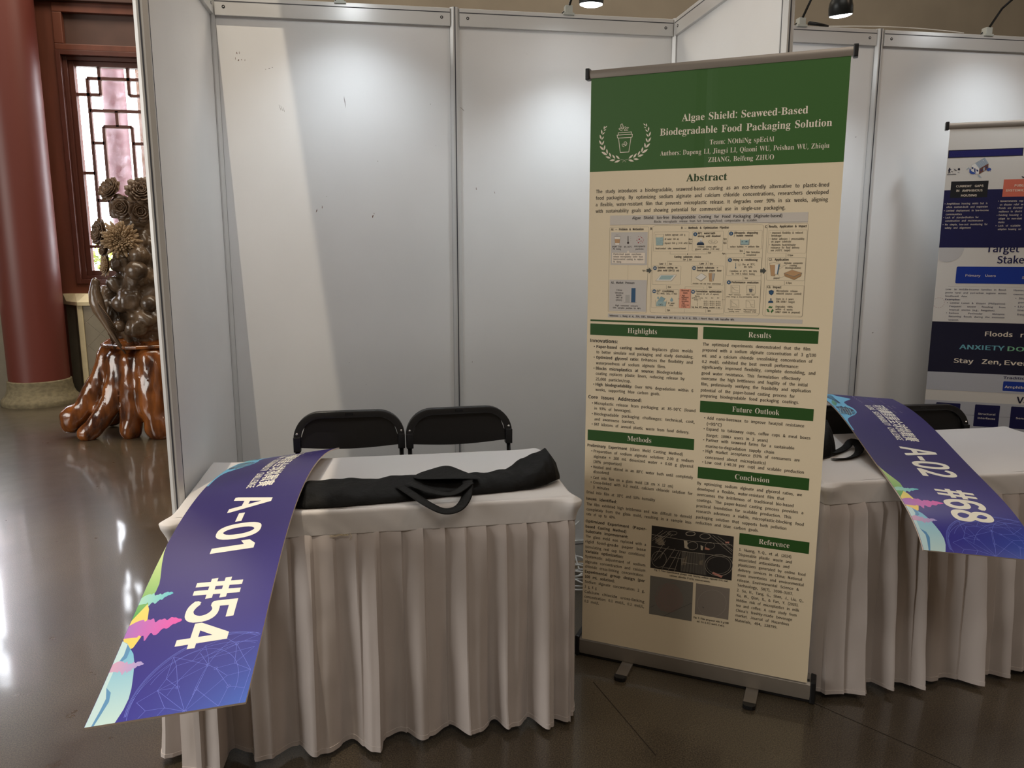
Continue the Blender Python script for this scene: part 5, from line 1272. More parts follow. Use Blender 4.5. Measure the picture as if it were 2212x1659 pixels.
# column engaged in the bay
CX, CY = -2.79, 4.92
col_ = empty('red_column', (CX, CY, 0), label='thick round red lacquered column on a flared stone base', cat='column')
MB().lathe([(.272, .24), (.272, ZC)], 56).build('shaft', Mred, col_, smooth=False, auto=.6)
MB().lathe([(.352, 0), (.356, .03), (.352, .045), (.345, .06), (.318, .085), (.298, .13), (.290, .18), (.286, .235), (.27, .245)], 56).build('stone_base', Mstone, col_, auto=.5)
# outdoors seen through the lattice
MB().box((-14, YW+.2, -.1), (8, 26, -.02)).build('ground_outside', Moutfl, kind='structure')
oc = empty('outdoor_column', (-2.665, 7.6, 0), label='dusty pink round column outside the lattice window', cat='column')
MB().lathe([(.14, 0), (.14, 4.6)], 36).build('shaft', Moutcol, oc, auto=.6)
sky_blocker = empty('outdoor_column', (-4.30, 7.6, 0), label='added dusty red round column outside, dimming the second window', cat='column')  # unseen column added to block sky, weakening that window's floor reflection
MB().lathe([(.33, 0), (.33, 4.6)], 36).build('shaft', Moutcol, sky_blocker, auto=.6)
MB().box((-2.05, 8.6, 0), (.2, 9.0, 5)).build('wall_courtyard', Moutwall, kind='structure')
MB().box((-2.50, 8.0, 0), (-2.05, 8.6, 5)).build('wall_courtyard.001', Moutwall, kind='structure')
random.seed(5); hb = MB(); N_ = 2600
for i in range(N_):
    x = -6.5+random.random()*4.9; y = 12.0+random.random()*.9; z = random.random()*1.95
    a = Vector((random.uniform(-1, 1), random.uniform(-1, 1), random.uniform(-1, 1))).normalized(); c_ = a.orthogonal().normalized(); s_ = .05+random.random()*.05; p = Vector((x, y, z))
    hb.add([p-a*s_, p+c_*s_*.5, p+a*s_, p-c_*s_*.5], [(0, 1, 2, 3)])
o = hb.build('clipped_hedge', Mhedge, kind='stuff', fix=False); tag(o, 'yellow green leafy hedge outside behind the lattice window', 'hedge')

# ------------------------------------------------------------------ booth walls (octagonal posts, rails, laminate panels)
MOD, HW = .9871, 2.5274
def octp(cx, cy, r):
    return [(cx+r*math.cos(PI/8+PI/4*i), cy+r*math.sin(PI/8+PI/4*i)) for i in range(8)]
def post(cx, cy, par, r=.0215, top=HW+.004):
    o = MB().prism([(x, y, 0) for x, y in octp(cx, cy, r)], (0, 0, top)).build('post', Mpost, par)
    for a in range(4):
        dx, dy = (1, 0, -1, 0)[a], (0, 1, 0, -1)[a]; k = r*.924; g = .0023
        MB().box((cx+dx*k-(g if dx == 0 else .0006), cy+dy*k-(g if dy == 0 else .0006), .001), (cx+dx*k+(g if dx == 0 else .0006), cy+dy*k+(g if dy == 0 else .0006), top+.0004)).build('groove', Mgroove, o)
def rail(a, b_, par, z0, z1, bolts=True, nrm=(0, -1), top=True):
    d = Vector((b_[0]-a[0], b_[1]-a[1], 0)); L = d.length; ang = math.atan2(d.y, d.x); n = Vector((nrm[0], nrm[1], 0)); mt = Matrix.Translation((a[0], a[1], 0)) @ Matrix.Rotation(ang, 4, 'Z')
    h = z1-z0
    o = MB().box((.02, -.0165, z0), (L-.02, .0165, z1), mt).build('rail', Mpost, par, bevel=.0012, seg=1)
    zz = z1-.0175 if top else z1-.012
    for s in (-1, 1):
        MB().box((.02, s*.0166-.0006, zz-.0018), (L-.02, s*.0166+.0006, zz+.0018), mt).build('groove', Mgroove, o)
        if bolts:
            for xb in (.055, L-.055):
                mm = mt @ Matrix.Translation((xb, s*.0168, z0+.033)) @ Matrix.Rotation(PI/2, 4, 'X')
                ring = []
                b = MB(); b.lathe([(.0062, -.0008), (.0062, .0008)], 14); b.v = [tuple(mm @ Vector(v)) for v in b.v]; q = b.build('bolt', Mbolt, o)
                b = MB(); b.lathe([(.0028, -.0014), (.0028, .0014)], 10); b.v = [tuple(mm @ Vector(v)) for v in b.v]; b.build('bolt', Mpost, o)
def panel(a, b_, par, z0=.135, z1=HW-.0714):
    d = Vector((b_[0]-a[0], b_[1]-a[1], 0)); mt = Matrix.Translation((a[0], a[1], 0)) @ Matrix.Rotation(math.atan2(d.y, d.x), 4, 'Z')
    MB().box((.017, -.002, z0), (d.length-.017, .002, z1), mt).build('panel', Mpanel, par)
def run(name, pts, posts):
    r = tag(bpy.data.objects.new(name, None), kind='structure'); C.objects.link(r)
    for q in posts: post(q[0], q[1], r)
    for a, b_ in zip(pts, pts[1:]):
        panel(a, b_, r); rail(a, b_, r, HW-.0714, HW); rail(a, b_, r, .03, .135, bolts=False)
    return r
wb = run('wall_back', [(MOD*i, 0) for i in range(5)], [(MOD*i, 0) for i in range(5)])
wl = run('wall_left', [(0, -.005), (0, -.996)], [(0, -.996)])
wr = run('wall_right', [(2*MOD, -.005), (2*MOD, -.996)], [(2*MOD, -.996)])
# wear marks on the laminate
def marks(name, pts, par, m=Mscuff):
    b = MB()
    for (x, z, w_, h_, r_) in pts:
        ca, sa = math.cos(r_), math.sin(r_); P = []
        for k in range(7):
            a = 2*PI*k/7; e = 1+.35*math.sin(k*2.3+x*40); u = w_*math.cos(a)*e; v = h_*math.sin(a)*e; P.append((x+u*ca-v*sa, -.0026, z+u*sa+v*ca))
        b.add(P, [tuple(range(7))])
    b.build(name, m, par, kind='stuff')
marks('scuff_mark', [(.386,1.690,.002,.007,-.3),(.410,1.705,.0016,.006,0),(.622,1.668,.002,.008,-.3),(.628,1.680,.001,.004,.2),(1.075,1.79,.0015,.006,.2),(1.156,1.775,.001,.005,.3),(1.05,1.02,.0012,.003,0),(.095,2.317,.002,.004,.3),(.105,2.318,.0012,.005,.1),(.088,2.296,.001,.005,0),(.10,2.29,.003,.0025,0),(.112,2.292,.0015,.003,.5),(.125,2.291,.001,.004,0)], wb)
marks('scuff_mark', [(.220,2.262,.004,.0012,.2),(.232,2.266,.003,.0012,.4),(.205,2.258,.002,.001,0),(.27,2.10,.001,.010,.35),(.262,2.105,.001,.012,.35),(.255,2.108,.001,.012,.3),(.52,2.14,.0015,.022,.1),(.43,1.75,.0015,.0015,0),(.65,1.90,.0015,.002,0),(.50,1.03,.0012,.0012,0),(.57,.93,.0012,.0012,0),(.88,2.14,.001,.003,0),(.90,1.97,.001,.001,0),(2.98,2.34,.003,.0012,.6),(2.88,2.05,.004,.0015,.4),(3.05,1.12,.006,.0018,.4),(1.30,2.36,.001,.001,0),(1.60,2.20,.0012,.0012,0)], wb, Mscuffg)
crk = MB(); crk.tube([(.995+.0*i, -.0028, 2.12) if 0 else (1.0+x, -.0028, 2.128+z) for x, z in ((0, 0), (.006, .002), (.012, .001), (.015, -.003), (.02, -.006), (.024, -.011))], .0006, 4); crk.build('panel_crack', Mscuff, wb)

# ------------------------------------------------------------------ lamps on arms
def lamp(cx, hx, hy, hz, label, bell=False, e=26, aimd=(0, .20, -1), clampx=True):
    t = empty('clip_on_spotlight', (cx, 0, HW), label=label, cat='lamp', group='clip-on spotlights along the booth wall tops')
    L = lambda p: (p[0]-cx, p[1], p[2]-HW)
    MB().box((-.016, -.022, .0), (.016, .012, .034)).build('clamp', Mclamp, t, bevel=.002)
    MB().box((-.024, -.024, -.006), (.024, .018, .004)).build('clamp', Mclamp, t, bevel=.002)
    MB().tube([(0, -.006, .022), ((hx-cx)*.35+.012, -.08, .10), ((hx-cx)*.7+.01, hy*.75, .185), (hx-cx, hy, hz-HW+.155)], .0052, 8).build('arm', Mblackm, t, smooth=True)
    MB().tube([(-.006, .0, .02), (-.020, .006, .012), (-.026, .004, .003), (-.016, .0, .0)], .0032, 6).build('lamp_cord', Mblackm, t, smooth=True)
    d = Vector(aimd).normalized(); tilt = Vector((0, .10, -1)).normalized() if not bell else Vector((.16, .16, -1)).normalized()
    R_ = (-tilt).to_track_quat('Z', 'Y').to_matrix().to_4x4(); mt = Matrix.Translation((hx-cx, hy, hz-HW)) @ R_
    b = MB(); b.lathe([(.046, 0), (.0475, .004), (.0475, .03), (.044, .05) if bell else (.0475, .06), (.030, .075) if bell else (.0475, .09), (.030, .16), (.012, .165)] if bell else [(.046, 0), (.0475, .004), (.0475, .11), (.03, .13), (.012, .15)], 32)
    b.v = [tuple(mt @ Vector(v)) for v in b.v]; b.build('lamp_head', Mlampb, t, auto=.6)
    b = MB(); b.lathe([(.0435, -.0025), (.030, -.0075), (.012, -.0105), (.0, -.011)], 32, cap=False); b.v = [tuple(mt @ Vector(v)) for v in b.v]; b.build('lamp_face', Mlamp, t, smooth=True)
    s = bpy.data.lights.new('clip_lamp', 'SPOT'); s.energy = e; s.color = (.84, .93, 1.0); s.spot_size = 1.95; s.spot_blend = 1.0; s.shadow_soft_size = .05
    q = bpy.data.objects.new('clip_lamp', s); C.objects.link(q); q.location = (hx, hy-.0, hz-.03); aim(q, aimd)
    return t
lamp(.516, .555, -.38, 2.62, 'dark clip-on spotlight over the left panel, its lamp just above the picture', e=15)
lamp(1.48, 1.487, -.36, 2.467, 'dark cylinder spotlight above the middle panel left of the green banner', e=14)
lamp(2.565, 2.545, -.36, 2.476, 'bell shaped glowing spotlight right of the green banner top', bell=True, e=14)
lamp(3.518, 3.50, -.42, 2.66, 'clip-on spotlight at the right edge of the picture, arm rising to the right', e=17)
tc_ = MB(); tc_.tube([(2.60, -.01, HW+.014), (2.66, -.01, HW+.010), (2.70, -.008, HW+.006)], [.009, .008, .004], 8)
tag(tc_.build('cable_connector', Mblackp, smooth=True), 'small black and clear cable connector on the rail beside the bell lamp', 'connector')
tc_ = MB(); tc_.tube([(2.70+.13*i, .0, HW+.007+.012*math.sin(i*.55)) for i in range(6)]+[(3.40, 0, HW+.008)], .0022, 6)
tag(tc_.build('lamp_cable', Mcable, smooth=True), 'thin pale cable lying on the booth rail beside the bell lamp', 'cable')

# ------------------------------------------------------------------ skirted tables
def cloth_table(x0, y0, L, D, ang, label, label2, front, rnd, seed, slabel):
    random.seed(seed); H = .757; ca, sa = math.cos(ang), math.sin(ang)
    W = lambda x, y, z: (x0+x*ca-y*sa, y0+x*sa+y*ca, z)
    t = empty('banquet_table', (x0, y0, 0), label=label, cat='table')
    def loc(b): b.v = [tuple(Vector(v)-Vector((x0, y0, 0))) for v in b.v]; return b
    b = MB(); b.box((.02, .02, .715), (L-.02, D-.02, .745)); b.v = [W(*v) for v in b.v]; loc(b).build('tabletop', Mtable, t, bevel=.004)
    for lx in (.09, L-.09):
        for ly in (.07, D-.07):
            b = MB(); b.tube([W(lx, ly, .715), W(lx, ly, 0)], .013, 10); loc(b).build('leg', Malu2, t, smooth=True)
    # perimeter
    r = .012; per = []
    def seg(ax, ay, bx, by, nx, ny, n):
        for i in range(n): k = i/n; per.append((ax+(bx-ax)*k, ay+(by-ay)*k, nx, ny))
    def cor(cx, cy, a0, n=8):
        for i in range(n): a = a0+PI/2*i/n; per.append((cx+r*math.cos(a), cy+r*math.sin(a), math.cos(a), math.sin(a)))
    seg(r, 0, L-r, 0, 0, -1, int(L/.0045)); cor(L-r, r, -PI/2); seg(L, r, L, D-r, 1, 0, int(D/.007)); cor(L-r, D-r, 0); seg(L-r, D, r, D, 0, 1, int(L/.02)); cor(r, D-r, PI/2); seg(0, D-r, 0, r, -1, 0, int(D/.007)); cor(r, r, PI)
    n = len(per); arc = [0]
    for i in range(1, n): arc.append(arc[-1]+math.hypot(per[i][0]-per[i-1][0], per[i][1]-per[i-1][1]))
    nf = int(L/.0045)
    # wave profile: front given, elsewhere random folds
    folds = []; s = -.05
    while s < 5: folds.append((s, random.uniform(.035, .07))); s += random.uniform(.10, .17)
    def rwave(a):
        for (s0, am), (s1, _) in zip(folds, folds[1:]):
            if s0 <= a < s1:
                k = (a-s0)/(s1-s0); return am*(sstep(k/.8) if k < .8 else 1-sstep((k-.8)/.06))
        return 0
    def fwave(x):
        F = front
        if x <= F[0][0]: return F[0][1]
        for (a, u), (c_, v) in zip(F, F[1:]):
            if a <= x <= c_: return u+(v-u)*(sstep((x-a)/(c_-a)) if c_ > a else 0)
        return F[-1][1]
    zb = .686
    cover = []; rows = []
    for k in range(7):   # rounded edge
        a = PI/2*k/6; rows.append((-.012+.012*math.sin(a), H-.012+.012*math.cos(a)))
    for z, o_ in ((.73, .001), (.715, .002), (.70, .003), (zb, .0045), (zb-.003, .0045), (zb-.0035, .001)): rows.append((o_, z))
    cn = [(r, 0), (L-r, 0)]
    def bulge(i, z):
        x, y, nx, ny = per[i]; f = 0
        for q, (cx, cy) in enumerate(((0, 0), (L, 0), (L, D), (0, D))):
            d = math.hypot(x-cx, y-cy); f += math.exp(-(d/.040)**2)
        h = max(0, min(1, (H-z)/.07)); return f*.036*(1-h)**1.1*(.35+.65*sstep(h*4))*(1+.3*vnoise(x*30, y*30, seed))+(.0045*vnoise(x*17+z*22, y*17, seed)+.002*vnoise(x*45+z*60, y*40, seed))*min(1, h*1.5)
    vs = []; m_ = len(rows)
    for i in range(n):
        x, y, nx, ny = per[i]
        for (o, z) in rows:
            e = (o+bulge(i, z)) if not (seed == 3 and per[i][2] < -.5 and per[i][1] > .19) else o; vs.append(W(x+nx*e, y+ny*e, z+.0012*vnoise(x*9, y*9, 3)*(1 if z > .74 else 0)))
    fs = [(i*m_+j, i*m_+j+1, ((i+1) % n)*m_+j+1, ((i+1) % n)*m_+j) for i in range(n) for j in range(m_-1)]
    # top surface: inner ring then fan grid
    top = len(vs); nx_, ny_ = 40, 20
    for j in range(ny_+1):
        for i in range(nx_+1):
            x = .018+(L-.036)*i/nx_; y = .018+(D-.036)*j/ny_; vs.append(W(x, y, H+.0016*vnoise(x*7, y*7, seed)))
    fs += [(top+j*(nx_+1)+i, top+j*(nx_+1)+i+1, top+(j+1)*(nx_+1)+i+1, top+(j+1)*(nx_+1)+i) for j in range(ny_) for i in range(nx_)]
    # stitch: simple flat ring overlapped just under the grid
    ring = len(vs)
    for i in range(n):
        x, y, nx2, ny2 = per[i]; vs.append(W(min(max(x, .03), L-.03), min(max(y, .03), D-.03), H-.0012))
    fs += [(i*m_, ((i+1) % n)*m_, ring+(i+1) % n, ring+i) for i in range(n)]
    cl = empty('table_cover', (x0, y0, 0), label=label2, cat='tablecloth')
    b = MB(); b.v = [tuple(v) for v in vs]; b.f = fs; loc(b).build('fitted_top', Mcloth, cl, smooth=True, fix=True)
    # pleated skirt
    NR = 26; vs = []
    for i in range(n):
        x, y, nx, ny = per[i]; wv = fwave(x) if i < nf else rwave(arc[i])
        if i < nf: 
            e = min(x, L-x)
        pl = (arc[i]/.0655+.2*vnoise(arc[i]*2, seed)) % 1.0
        for j in range(NR+1):
            h = j/NR; z = zb-.002-(zb-.022)*h
            top_ = .003+.0155*(pl if pl < .93 else (1-pl)/.07)
            g = h**.85
            e = top_*(1-.4*h)+wv*g*(.9+.1*math.sin(h*2))+.004*vnoise(x*7+h*2, y*7, h*5+seed)*min(1, h*4)+.002*vnoise(arc[i]*26, h*9, seed)
            if seed == 3 and nx > .5: e *= .28
            e = max(e, .002)
            if seed == 3 and nx < -.5 and y > .19: e = min(e, .004)      # kept clear of the booth wall
            shx = .006*vnoise(arc[i]*3, h*2, seed+9)*h
            dz = .004*math.sin(arc[i]*9)*(1 if j == NR else 0)
            if j == 0: e, z = .0008, zb+.004
            vs.append(W(x+nx*e+shx*abs(ny), y+ny*e, z+dz))
    keep = [not (per[i][3] > .5) for i in range(n)]      # the skirt is open on the sitters' side
    m_ = NR+1; fs = [(i*m_+j, i*m_+j+1, ((i+1) % n)*m_+j+1, ((i+1) % n)*m_+j) for i in range(n) for j in range(NR) if keep[i] and keep[(i+1) % n]]
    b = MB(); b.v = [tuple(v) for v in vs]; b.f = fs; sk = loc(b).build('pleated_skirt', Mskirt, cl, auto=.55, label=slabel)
    # hem: a doubled edge
    b = MB(); hv = []
    for i in range(n):
        a = Vector(vs[i*m_+NR]); c_ = Vector(vs[i*m_+NR-1]); nrm = Vector((per[i][2]*ca-per[i][3]*sa, per[i][2]*sa+per[i][3]*ca, 0))
        hv += [a+nrm*.0018, a+(c_-a)*.55+nrm*.0018, a+(c_-a)*.55-nrm*.0004, a-nrm*.0004]
    b.v = [tuple(v) for v in hv]; b.f = [(i*4+k, i*4+(k+1) % 4, ((i+1) % n)*4+(k+1) % 4, ((i+1) % n)*4+k) for i in range(n) for k in range(4) if keep[i] and keep[(i+1) % n]]
    loc(b).build('hem', Mskirt, sk, smooth=False)
    return t, cl, W
F1 = [(-.02, .09), (.08, .105), (.125, .12), (.133, .01), (.20, .035), (.215, .09), (.26, .075), (.33, .02), (.39, .085), (.425, .075), (.50, .012), (.565, .09), (.588, .095), (.597, .03), (.65, .0), (.715, .062), (.742, .05), (.80, .0), (.87, .07), (.893, .06), (.95, .0), (.985, .055), (1.02, .045), (1.06, .0), (1.115, .07), (1.135, .065), (1.146, .02), (1.185, .04), (1.212, .062)]
tb1, cl1, W1 = cloth_table(.024, -1.222, 1.212, .622, .0083, 'white skirted table under the A-01 #54 sign board', 'white fitted cover with pleated skirt on the table in front, under the A-01 #54 sign', F1, 0, 3, 'pleated satin skirt')
F2_ = [(0, .05), (.05, .05), (.15, .075), (.158, .0), (.20, .0), (.255, .07), (.262, .01), (.31, .02), (.372, .08), (.38, .0), (.43, .03), (.50, .01), (.60, .085), (.612, .02), (.66, .02), (.72, .06), (.73, .0), (.80, .03), (.88, .08), (.89, .0), (.97, .04), (1.06, .08), (1.07, .01), (1.25, .07)]
tb2, cl2, W2 = cloth_table(2.103, -1.207, 1.25, .65, .004, 'white skirted table under the A-02 #68 sign board', 'white fitted cover with pleated skirt on the right table, under the A-02 #68 sign', F2_, 0, 11, 'pleated satin skirt')
th = MB(); 
for q in range(3):
    th.tube([(W1(.44+.0*q+.055*k/8, -.013-.002*math.sin(k), .684+.003*math.sin(k*1.7+q*2))) for k in range(9)], .0007, 4)
th.tube([W1(.50, -.014, .69), W1(.505, -.018, .68), W1(.498, -.016, .672)], .0008, 4)
th.v = [tuple(Vector(v)-Vector((.0095, -1.222, 0))) for v in th.v]
th.build('loose_thread', Mthread, cl1, kind='stuff')

# ------------------------------------------------------------------ folding chairs
def chair_proto():
    t = empty('folding_chair')
    # local frame: x across, y back (away from camera), z up; backrest plane at y=0 leaning back
    lean = .16; P = lambda x, z, n=0.0: (x, (z-.45)*lean+n, z)
    Wd, Z1, Z0, R = .205, .895, .770, .105
    def arch(hw, zt, rr, zlo, n=10):
        o = [(-hw, zlo)]
        for i in range(n+1): a = PI-PI/2*i/n; o.append((-hw+rr+rr*math.cos(a), zt-rr+rr*math.sin(a)*1.0))
        for i in range(n+1): a = PI/2-PI/2*i/n; o.append((hw-rr+rr*math.cos(a), zt-rr+rr*math.sin(a)))
        o.append((hw, zlo)); return o
    A = arch(Wd+.012, Z1, R, Z0-.02); I_ = arch(Wd-.016, Z1-.026, R-.024, Z0-.02)
    # moulded rim: solid between outer and inner arch
    b = MB(); n = len(A); vs = []
    for (x, z) in A: vs += [P(x, z, -.013), P(x, z, .013)]
    for (x, z) in I_: vs += [P(x, z, -.013), P(x, z, .013)]
    fs = []
    for i in range(n-1):
        a0, a1, b0, b1 = 2*i, 2*i+1, 2*n+2*i, 2*n+2*i+1
        fs += [(a0, a0+2, b0+2, b0), (a1, b1, b1+2, a1+2), (a0, a1, a1+2, a0+2), (b0, b0+2, b1+2, b1)]
    fs += [(0, 2*n, 2*n+1, 1), (2*n-2, 2*n-1, 4*n-1, 4*n-2)]
    b.add(vs, fs).build('backrest_rim', Mblackp, t, bevel=.003, auto=.9)
    # inner panel, slightly dished, curved lower edge
    b = MB(); nx, nz = 22, 12; vs = []
    hw = Wd-.014
    for j in range(nz+1):
        for i in range(nx+1):
            u = -1+2*i/nx; v = j/nz; x = u*hw
            e = max(0, abs(x)-(hw-(R-.02))); zt = Z1-.025-((R-.02)-math.sqrt(max(0, (R-.02)**2-e*e))); zl = Z0-.016-.012*math.cos(u*PI/2)
            z = zl+(zt-zl)*v; vs.append(P(x, z, .010*(1-u*u)+.002))
    m_ = nx+1; fr = [(j*m_+i, j*m_+i+1, (j+1)*m_+i+1, (j+1)*m_+i) for j in range(nz) for i in range(nx)]
    k = len(vs); vs2 = vs+[(x, y+.008, z) for x, y, z in vs]; fs = fr+[tuple(k+q for q in f[::-1]) for f in fr]
    bd = [i for i in range(m_)]+[j*m_+nx for j in range(1, nz+1)]+[nz*m_+i for i in range(nx-1, -1, -1)]+[j*m_ for j in range(nz-1, 0, -1)]
    fs += [(a, c_, k+c_, k+a) for a, c_ in zip(bd, bd[1:]+bd[:1])]
    b.add(vs2, fs).build('backrest', Mblackp, t, auto=.6)
    b = MB(); b.box((-.016, P(0, Z1-.012, 0)[1]-.0145, Z1-.017), (.016, P(0, Z1-.012, 0)[1]-.012, Z1-.007)); b.build('grip_slot', Mblackm, t)
    for s in (-1, 1):
        mt = Matrix.Translation(P(s*(Wd-.002), Z0+.042, -.0145)) @ Matrix.Rotation(PI/2, 4, 'X'); b = MB(); b.lathe([(.0048, -.001), (.0048, .001), (.002, .003)], 12); b.v = [tuple(mt @ Vector(v)) for v in b.v]; b.build('rivet', Mrivet, t)
        MB().box((s*(Wd-.002)-.014, P(0, Z0-.02)[1]-.015, Z0-.03), (s*(Wd-.002)+.014, P(0, Z0-.02)[1]+.015, Z0+.03)).build('rim_sleeve', Mblackp, t, bevel=.003)
        MB().tube([P(s*(Wd-.002), Z0-.015), P(s*(Wd-.004), .45), (s*(Wd-.006), -.14, .20), (s*(Wd-.006), -.24, .012)], .0105, 10, flat=.7).build('leg', Mblackm, t, smooth=True)
        MB().tube([(s*(Wd-.03), -.18, .43), (s*(Wd-.03), .02, .24), (s*(Wd-.03), .15, .012)], .010, 10, flat=.7).build('leg', Mblackm, t, smooth=True)
    MB().tube([(-Wd, -.13, .215), (Wd, -.13, .215)], .007, 8).build('crossbar', Mblackm, t, smooth=True)
    MB().tube([(-Wd+.03, .11, .09), (Wd-.03, .11, .09)], .007, 8).build('crossbar', Mblackm, t, smooth=True)
    MB().box((-.195, -.36, .43), (.195, -.01, .455)).build('seat', Mblackp, t, bevel=.012, seg=3)
    return t
ch0 = chair_proto()
G = 'black folding chairs behind the tables'
tag(ch0, 'black plastic folding chair on the left, half in warm light, behind the near table', 'chair', G)
ch0.location = (.510, -.475, .0); ch0.rotation_euler = (0, 0, .0)
c2 = copy_tree(ch0); c2.location = (.951, -.475, 0); c2.rotation_euler = (0, 0, .06); c2['label'] = 'black plastic folding chair on the right, fully in shade, behind the near table'
c3 = copy_tree(ch0); c3.location = (3.02, -.50, -.0); c3.rotation_euler = (0, 0, -.06); c3['label'] = 'black folding chair with its corner showing right of the A-02 #68 sign'
c4 = copy_tree(ch0); c4.location = (2.545, -.455, -.0); c4.rotation_euler = (0, 0, .05); c4['label'] = 'black folding chair mostly hidden left of the A-02 #68 sign'
for q in (c3, c4): q.scale = (1, 1, .94)

# ------------------------------------------------------------------ roll-up banners
def rollup(bx, by, ba, hw_, label, sheetm, ops, z0, z1, seed, dark=Malu2, railm=Mrail, inkname='printed_ink'):
    t = empty('roll_up_banner', (bx, by, 0), ba, label=label, cat='banner', group='roll-up poster banners')
    # local: x along the banner, -y faces the reader
    w_ = hw_+.020
    MB().prism([(-w_+.008, 0.0, .014), (-w_+.008, -.004, .030), (-w_+.008, -.002, .068), (-w_+.008, .006, .076), (-w_+.008, .085, .076), (-w_+.008, .092, .05), (-w_+.008, .092, .014)], (2*w_-.016, 0, 0)).build('base_cassette', dark, t, auto=.7)
    MB().box((-w_+.01, .004, .003), (w_-.01, .088, .0145)).build('base_underside', Mblackp, t)
    MB().box((-w_+.012, .010, .0755), (w_-.012, .022, .0775)).build('sheet_slot', Mblackp, t)
    for s in (-1, 1):
        MB().box((s*w_-.009, -.006, .004), (s*w_+.009, .096, .082)).build('end_cap', Mblackp, t, bevel=.004)
        f = tag(bpy.data.objects.new('foot', None)); C.objects.link(f); f.parent = t
        fx = s*.5*hw_*1.12
        MB().box((fx-.021, -.095, .002), (fx+.021, .05, .013)).build('foot_bar', Malu, f, bevel=.002)
        MB().prism([(fx-.022, -.095, .001), (fx+.022, -.095, .001), (fx+.020, -.112, .001), (fx+.012, -.120, .001), (fx-.012, -.120, .001), (fx-.020, -.112, .001)], (0, 0, .014)).build('foot_tip', Mblackp, f, bevel=.001)
    MB().tube([(0, .03, .07), (0, .022, z1-.01)], .008, 10).build('support_pole', Malu, t, smooth=True)
    # top rail
    MB().prism([(-hw_-.006, -.010, z1+.000), (-hw_-.006, -.013, z1+.014), (-hw_-.006, -.009, z1+.026), (-hw_-.006, .004, z1+.029), (-hw_-.006, .010, z1+.020), (-hw_-.006, .010, z1)], (2*hw_+.012, 0, 0)).build('top_rail', railm, t, auto=.7)
    for s in (-1, 1): MB().box((s*(hw_+.012)-.007, -.016, z1-.004), (s*(hw_+.012)+.007, .014, z1+.033)).build('rail_cap', Mblackp, t, bevel=.003)
    def yo(u, v):   # gentle billow of the sheet
        k = (v-z0)/(z1-z0); e = (u/(2*hw_))*2-1
        return .003*math.sin(k*PI)*(1-e*e)+.0015*math.sin(k*5+seed)*(e)+.0012*math.exp(-((e+.05)/.05)**2)*sstep((k-.55)/.3)
    nx, nz = 48, 120; b = MB(); vs = []
    for j in range(nz+1):
        for i in range(nx+1):
            u = 2*hw_*i/nx; v = z0+(z1-z0+.004)*j/nz; vs.append((u-hw_, -.0075+yo(u, v)+.0075*0, v))
    m_ = nx+1; b.add(vs, [(j*m_+i, j*m_+i+1, (j+1)*m_+i+1, (j+1)*m_+i) for j in range(nz) for i in range(nx)])
    sh = b.build('printed_sheet', sheetm, t, smooth=True, fix=False)
    k = Ink(); k.play(ops)
    fn = lambda u, v, l: (min(max(u, 0.0002), 2*hw_-.0002)-hw_, -.0075+yo(u, v)-.00025-l*.00018, v)
    # fine text and large flat fields share one ink layer
    big = Ink(); small = Ink()
    for (f, c_) in zip(k.f, k.c):
        vv = [k.v[i] for i in f]; su = max(a[0] for a in vv)-min(a[0] for a in vv); sv = max(a[1] for a in vv)-min(a[1] for a in vv)
        tgt = big if (su > .05 or sv > .05) else small
        n0 = len(tgt.v); tgt.v += vv; tgt.f.append(tuple(range(n0, n0+len(vv)))); tgt.c.append(c_)
    # subdivide the large fields so that they follow the billow
    def cut(ink):
        bm = bmesh.new(); cols = []; idx = {}; lay = bm.faces.layers.int.new('ci')
        for f, c_ in zip(ink.f, ink.c):
            try: bf = bm.faces.new([bm.verts.new(ink.v[i]) for i in f])
            except ValueError: continue
            if c_ not in idx: idx[c_] = len(cols); cols.append(c_)
            bf[lay] = idx[c_]
        for ax, st, n_ in ((0, 2*hw_/nx, nx), (1, (z1-z0)/nz, nz)):
            for i in range(1, n_):
                x = i*st+(z0 if ax else 0)
                gf = [f for f in bm.faces if min(v.co[ax] for v in f.verts) < x < max(v.co[ax] for v in f.verts)]
                if gf:
                    ge = {e for f in gf for e in f.edges}; gv = {v for f in gf for v in f.verts}
                    bmesh.ops.bisect_plane(bm, geom=list(gv)+list(ge)+gf, plane_co=(x, 0, 0) if not ax else (0, x, 0), plane_no=(1, 0, 0) if not ax else (0, 1, 0), dist=1e-7)
        bm.verts.index_update(); out = Ink(); out.v = [tuple(v.co) for v in bm.verts]; out.f = [tuple(v.index for v in f.verts) for f in bm.faces]; out.c = [cols[f[lay]] for f in bm.faces]; bm.free(); return out
    cut(big).build('printed_fields', fn, Mink, sh, kind='stuff'); small.build('printed_lettering', fn, Mink, sh, kind='stuff')
    return t
rollup(1.7033, -1.0536, -.5623, .3986, 'tall roll-up banner with green header reading Algae Shield beside the near table', Msheet, BANNER1, .078, 2.088, 1.0)
c_, s_ = math.cos(-.49916), math.sin(-.49916)
rollup(3.25594+.4*c_, -.15019+.4*s_, -.49916, .40, 'white and navy roll-up banner about amphibious housing at the right edge', Msheet2, BANNER2, .078, 2.072, 2.0)

